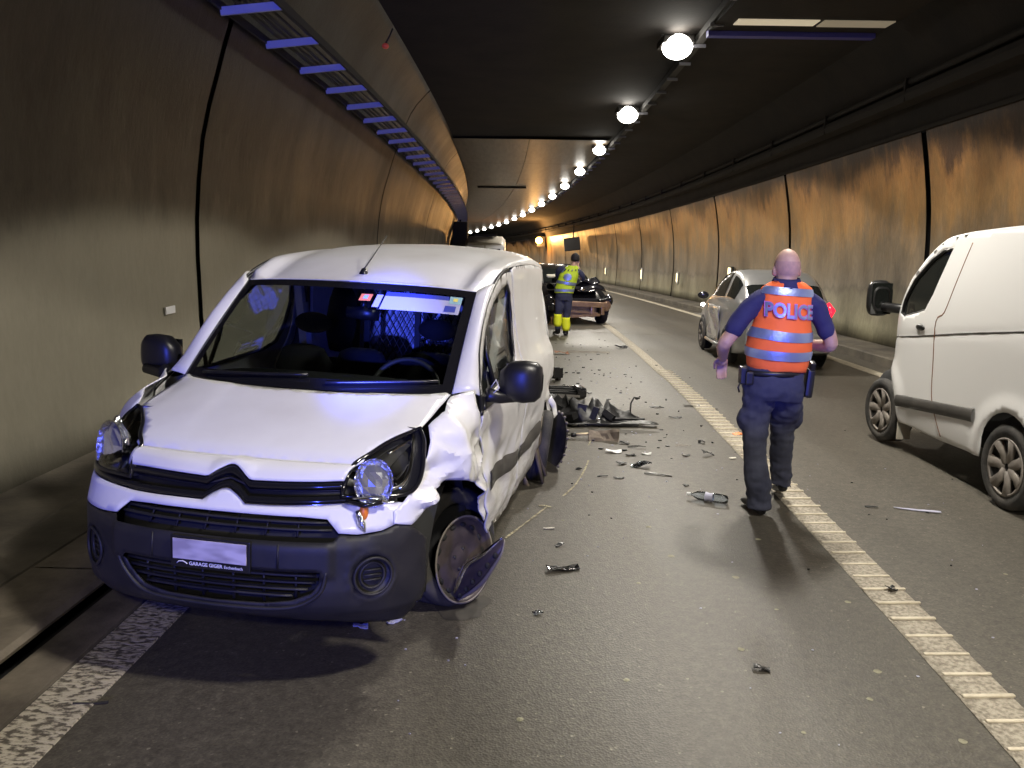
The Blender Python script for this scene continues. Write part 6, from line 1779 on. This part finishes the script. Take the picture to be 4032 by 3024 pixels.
# bottle
bt = empty('plastic_bottle', 'crushed clear plastic bottle lying on the road left of the officer', 'bottle', (1.42, 5.65, zr(5.65) + .035), -.48)
lathe('bottle_body', [(.010, -.14), (.012, -.12), (.030, -.09), (.034, -.04), (.026, 0), (.034, .03), (.033, .09), (.028, .125), (.010, .13)], 'pet', bt, 18, 'x')
lathe('cap', [(.0115, -.165), (.0125, -.14), (.0115, -.138)], 'white_print', bt, 14, 'x')
lathe('label_band', [(.0345, -.03), (.028, 0), (.0345, .025)], 'label_white', bt, 18, 'x')
D = [
 ('plastic_wedge', 'black wedge of plastic on bare asphalt right of the turned front wheel', 'plastic piece', .30, 4.37, .19, .075, .03, .20, 'gloss_black', 21),
 ('glass_fragment', 'small clear glass fragment on the asphalt below the turned wheel', 'glass', .144, 3.808, .05, .035, .012, .4, 'pet', 22),
 ('lens_fragment', 'whitish lens fragment under the front bumper, the left one of two', 'fragment', -.696, 3.63, .07, .04, .02, .1, 'label_white', 23),
 ('lens_fragment', 'whitish lens fragment under the front bumper corner, the right one of two', 'fragment', -.546, 3.69, .07, .035, .02, .5, 'label_white', 24),
 ('dark_scrap', 'black scrap on the asphalt in the lower right foreground', 'scrap', 1.097, 3.297, .07, .04, .025, -.2, 'black_plastic', 25),
 ('dark_scrap', 'black scrap lying on the ribbed line in the foreground', 'scrap', 2.038, 4.138, .07, .05, .04, .7, 'black_plastic', 26),
 ('dark_scrap', 'tiny black scrap just behind the black wedge', 'scrap', .299, 4.734, .06, .03, .015, .7, 'black_plastic', 27),
 ('white_trim', 'white torn trim piece left of the bottle, nearest the muddy panel', 'trim', .90, 7.02, .14, .06, .03, -.1, 'white_clean', 28),
 ('white_trim', 'small white sliver right of the white torn trim piece', 'trim', 1.178, 6.963, .08, .04, .02, -.2, 'white_clean', 29),
 ('lens_shard', 'clear curved lens shard standing on the asphalt between dark scraps', 'shard', 1.069, 6.561, .16, .09, .06, .1, 'pet', 30),
 ('grate_strip', 'long dark toothed strip on the asphalt between the van and the officer', 'strip', 1.17, 6.32, .22, .028, .015, -.3, 'black_plastic', 31),
 ('dark_scrap', 'short dark bar left of the toothed strip, the left one of two', 'scrap', .72, 6.252, .085, .025, .012, .1, 'black_plastic', 32),
 ('dark_scrap', 'short dark bar left of the toothed strip, the right one of two', 'scrap', .844, 6.206, .085, .03, .014, -.2, 'black_plastic', 33),
 ('dark_scrap', 'dark sliver on the road between the torn bumper and the lane line', 'scrap', 1.733, 8.541, .14, .03, .02, -.3, 'black_plastic', 34),
 ('dark_scrap', 'dark flat piece on the lane line where its ribs begin', 'scrap', 2.053, 9.229, .18, .06, .02, .1, 'black_plastic', 35),
 ('dark_scrap', 'dark curled scrap near the lane line, left of the officer\'s knees', 'scrap', 1.711, 6.962, .10, .05, .05, .3, 'black_plastic', 36),
 ('dark_scrap', 'dark scrap pair beyond the torn bumper\'s bent rod', 'scrap', 1.634, 9.119, .16, .05, .02, .0, 'black_plastic', 37),
 ('dark_scrap', 'dark crumpled scrap left of the lens shard', 'scrap', .92, 6.637, .09, .06, .03, .8, 'black_plastic', 38),
 ('dark_scrap', 'dark clip right of the muddy panel', 'scrap', 1.037, 7.347, .09, .05, .03, -.5, 'black_plastic', 39),
 ('metal_strip', 'greyish metal strip behind the small white sliver', 'strip', 1.127, 7.191, .16, .025, .03, -.2, 'dark_metal', 40),
 ('dark_scrap', 'small dark scrap left of the small white sliver', 'scrap', 1.028, 6.918, .08, .04, .02, .0, 'black_plastic', 41),
 ('dark_wedge', 'dark wedge shaped piece on the plain lane line further back', 'scrap', 1.994, 15.012, .22, .14, .10, .3, 'black_plastic', 42),
 ('dark_scrap', 'reddish brown scrap beside the yellow cuffed boots', 'scrap', .839, 13.975, .25, .12, .07, .2, 'brown_rust', 43),
 ('red_fragment', 'red tail light fragment near the ribbed line beside the officer\'s leg', 'fragment', 2.19, 7.772, .09, .05, .02, .2, 'label_orange', 44),
 ('wiper_blade', 'thin clear and dark blade lying in the right lane below the panel van', 'blade', 2.835, 5.51, .30, .022, .012, -.35, 'label_white', 45),
 ('dark_scrap', 'thin dark sliver left of the blade in the right lane', 'scrap', 2.539, 5.571, .09, .02, .01, -.1, 'black_plastic', 46),
 ('dark_scrap', 'tiny black scrap beside the end of the yellow chalk arc', 'scrap', .55, 6.45, .05, .03, .015, .1, 'black_plastic', 47),
 ('silver_strip', 'thin silver strip between the bottle and the torn bumper', 'strip', 1.56, 7.27, .14, .02, .02, -.15, 'rim_light', 48),
 ('dark_scrap', 'small dark piece right of the thin silver strip', 'scrap', 1.76, 7.42, .06, .05, .04, -.15, 'black_plastic', 49),
 ('pale_fragment', 'pale orange fragment close to the left side of the ribbed line', 'fragment', 1.90, 6.86, .06, .035, .012, -.3, 'cream', 50),
 ('dark_scrap', 'dark sliver left of the dark curled scrap', 'scrap', 1.52, 6.93, .07, .03, .015, .5, 'black_plastic', 51),
 ('dark_scrap', 'dark scrap halfway between the bottle and the toothed strip', 'scrap', 1.33, 6.03, .05, .03, .015, .5, 'black_plastic', 52),
 ('black_twig', 'thin black splinter across the left edge line in the foreground', 'splinter', -1.63, 2.955, .13, .012, .01, .15, 'cable', 53),
 ('white_flake', 'thin white flake on the asphalt right of the van sill', 'flake', .25, 5.03, .07, .02, .006, .0, 'cream', 54),
]
for (nm, lab, ct, X, Y, L, W, H, rz, mt_, sd_) in D:
    piece(nm, lab, ct, X, Y, L, W, H, rz, mt_, sd_)
# crumbs nobody could count
def crumbs():
    rnd = random.Random(5); V = []; F = []
    def add(X, Y, s, h):
        o = len(V); n = rnd.choice((3, 4, 5)); a0 = rnd.uniform(0, 6)
        zz = zr(Y) + .0015
        for lv in (0, h):
            for k in range(n):
                a = a0 + 2 * PI * k / n; r = s * rnd.uniform(.5, 1)
                V.append((X + r * math.cos(a), Y + r * math.sin(a) * .7, zz + lv))
        F.append(tuple(o + n + k for k in range(n)))
        for k in range(n): F.append((o + k, o + (k + 1) % n, o + n + (k + 1) % n, o + n + k))
    return V, F, add, rnd
V, F, add, rnd = crumbs()
for k in range(130):
    Y = rnd.triangular(5.5, 19, 8.5); X = rnd.gauss(1.1, .5) if Y < 11 else rnd.gauss(1.0, .55)
    if X < .35 + .0 * Y: continue
    add(X, Y, rnd.uniform(.006, .024) * (1 + Y / 20), rnd.uniform(.004, .014))
for k in range(30): add(rnd.uniform(.3, 4.8), rnd.uniform(4, 16), rnd.uniform(.006, .015), rnd.uniform(.003, .008))
o = new_obj('small_debris', V, F, 'black_plastic'); o['kind'] = 'stuff'; o['label'] = 'small dark plastic crumbs scattered over the asphalt'
V, F, add, rnd = crumbs()
for k in range(120): add(rnd.gauss(1.1, .55), rnd.triangular(5.2, 16, 7), rnd.uniform(.004, .014), rnd.uniform(.002, .006))
for k in range(50): add(rnd.uniform(-.6, 3.2), rnd.uniform(2.7, 7), rnd.uniform(.004, .010), .003)
o = new_obj('glass_crumbs', V, F, 'label_white'); o['kind'] = 'stuff'; o['label'] = 'pale glass crumbs scattered over the asphalt'
# pale trodden spots (flat old gum)
V, F, add, rnd = crumbs()
for X, Y in ((1.058, 3.48), (1.122, 2.84), (1.472, 3.079), (.70, 4.2), (.95, 4.6), (1.25, 4.3), (.5, 3.2), (1.6, 3.3), (1.35, 3.9), (.35, 5.2), (1.75, 4.0), (.9, 5.1), (1.55, 4.9), (.05, 2.9), (1.7, 2.8), (2.8, 4.4)):
    o_ = len(V); n = 12; s = rnd.uniform(.009, .022)
    V.append((X, Y, zr(Y) + .0035))
    for k in range(n):
        a = 2 * PI * k / n; V.append((X + s * rnd.uniform(.8, 1.1) * math.cos(a), Y + s * rnd.uniform(.8, 1.1) * math.sin(a), zr(Y) + .0015))
    for k in range(n): F.append((o_, o_ + 1 + k, o_ + 1 + (k + 1) % n))
o = new_obj('gum_spots', V, F, mat('old_gum', (.24, .23, .16), .8)); o['kind'] = 'stuff'; o['label'] = 'pale flattened spots on the asphalt'
# chalk marks
def chalk(name, label, pts, w, mt_='chalk'):
    pts = smooth_poly(pts, k=6); V = []; F = []
    rnd = random.Random(len(pts))
    for i, (X, Y) in enumerate(pts):
        a = Vector(pts[min(i + 1, len(pts) - 1)]) - Vector(pts[max(0, i - 1)]); a.normalize(); nn = Vector((-a.y, a.x)) * w * rnd.uniform(.3, .6)
        V += [(X + nn.x, Y + nn.y, zr(Y) + .0045), (X - nn.x, Y - nn.y, zr(Y) + .0045)]
    for i in range(len(pts) - 1): F.append((2 * i, 2 * i + 1, 2 * i + 3, 2 * i + 2))
    return tag(new_obj(name, V, F, mt_), label, 'chalk mark')
chalk('chalk_line', 'straight yellow chalk line from the bent rim beside the van sill', [(-.027, 4.846), (.11, 5.15), (.252, 5.467)], .018)
chalk('chalk_tick', 'short yellow chalk cross stroke at the end of the straight line', [(.20, 5.49), (.245, 5.50), (.28, 5.46)], .03)
chalk('chalk_arc', 'curved yellow chalk arc on the asphalt behind the straight chalk line', [(.381, 5.72), (.48, 5.98), (.559, 6.274), (.61, 6.5), (.654, 6.73)], .016)
chalk('chalk_dash', 'short yellow chalk dash next to the muddy panel', [(.70, 7.25), (.738, 7.46)], .018)
chalk('cross_mark', 'faint pinkish line across the road in front of the wreck', [(1.75, 18.25), (2.6, 18.05), (3.4, 17.9)], .06, 'faint')
chalk('pale_smear', 'pale whitish powder smear on the asphalt behind the torn bumper', [(.85, 14.4), (1.3, 14.35), (1.7, 14.3)], .30, 'faint')
def blot(name, label, X, Y, rx, ry, seed):
    rnd = random.Random(seed); V = [(X, Y, zr(Y) + .003)]; F = []; n = 40
    for k in range(n):
        a = 2 * PI * k / n; r = 1 + .35 * noise.noise(Vector((math.cos(a) * 1.5, math.sin(a) * 1.5, seed)))
        V.append((X + rx * r * math.cos(a), Y + ry * r * math.sin(a), zr(Y) + .003))
    for k in range(n): F.append((0, 1 + k, 1 + (k + 1) % n))
    return tag(new_obj(name, V, F, 'stain'), label, 'stain')
blot('oil_stain', 'dark wet patch on the asphalt under the turned front wheel', -.235, 3.89, .13, .17, 2)
blot('oil_stain', 'dark wet trail in front of the big torn bumper', .80, 7.85, .62, .09, 5)
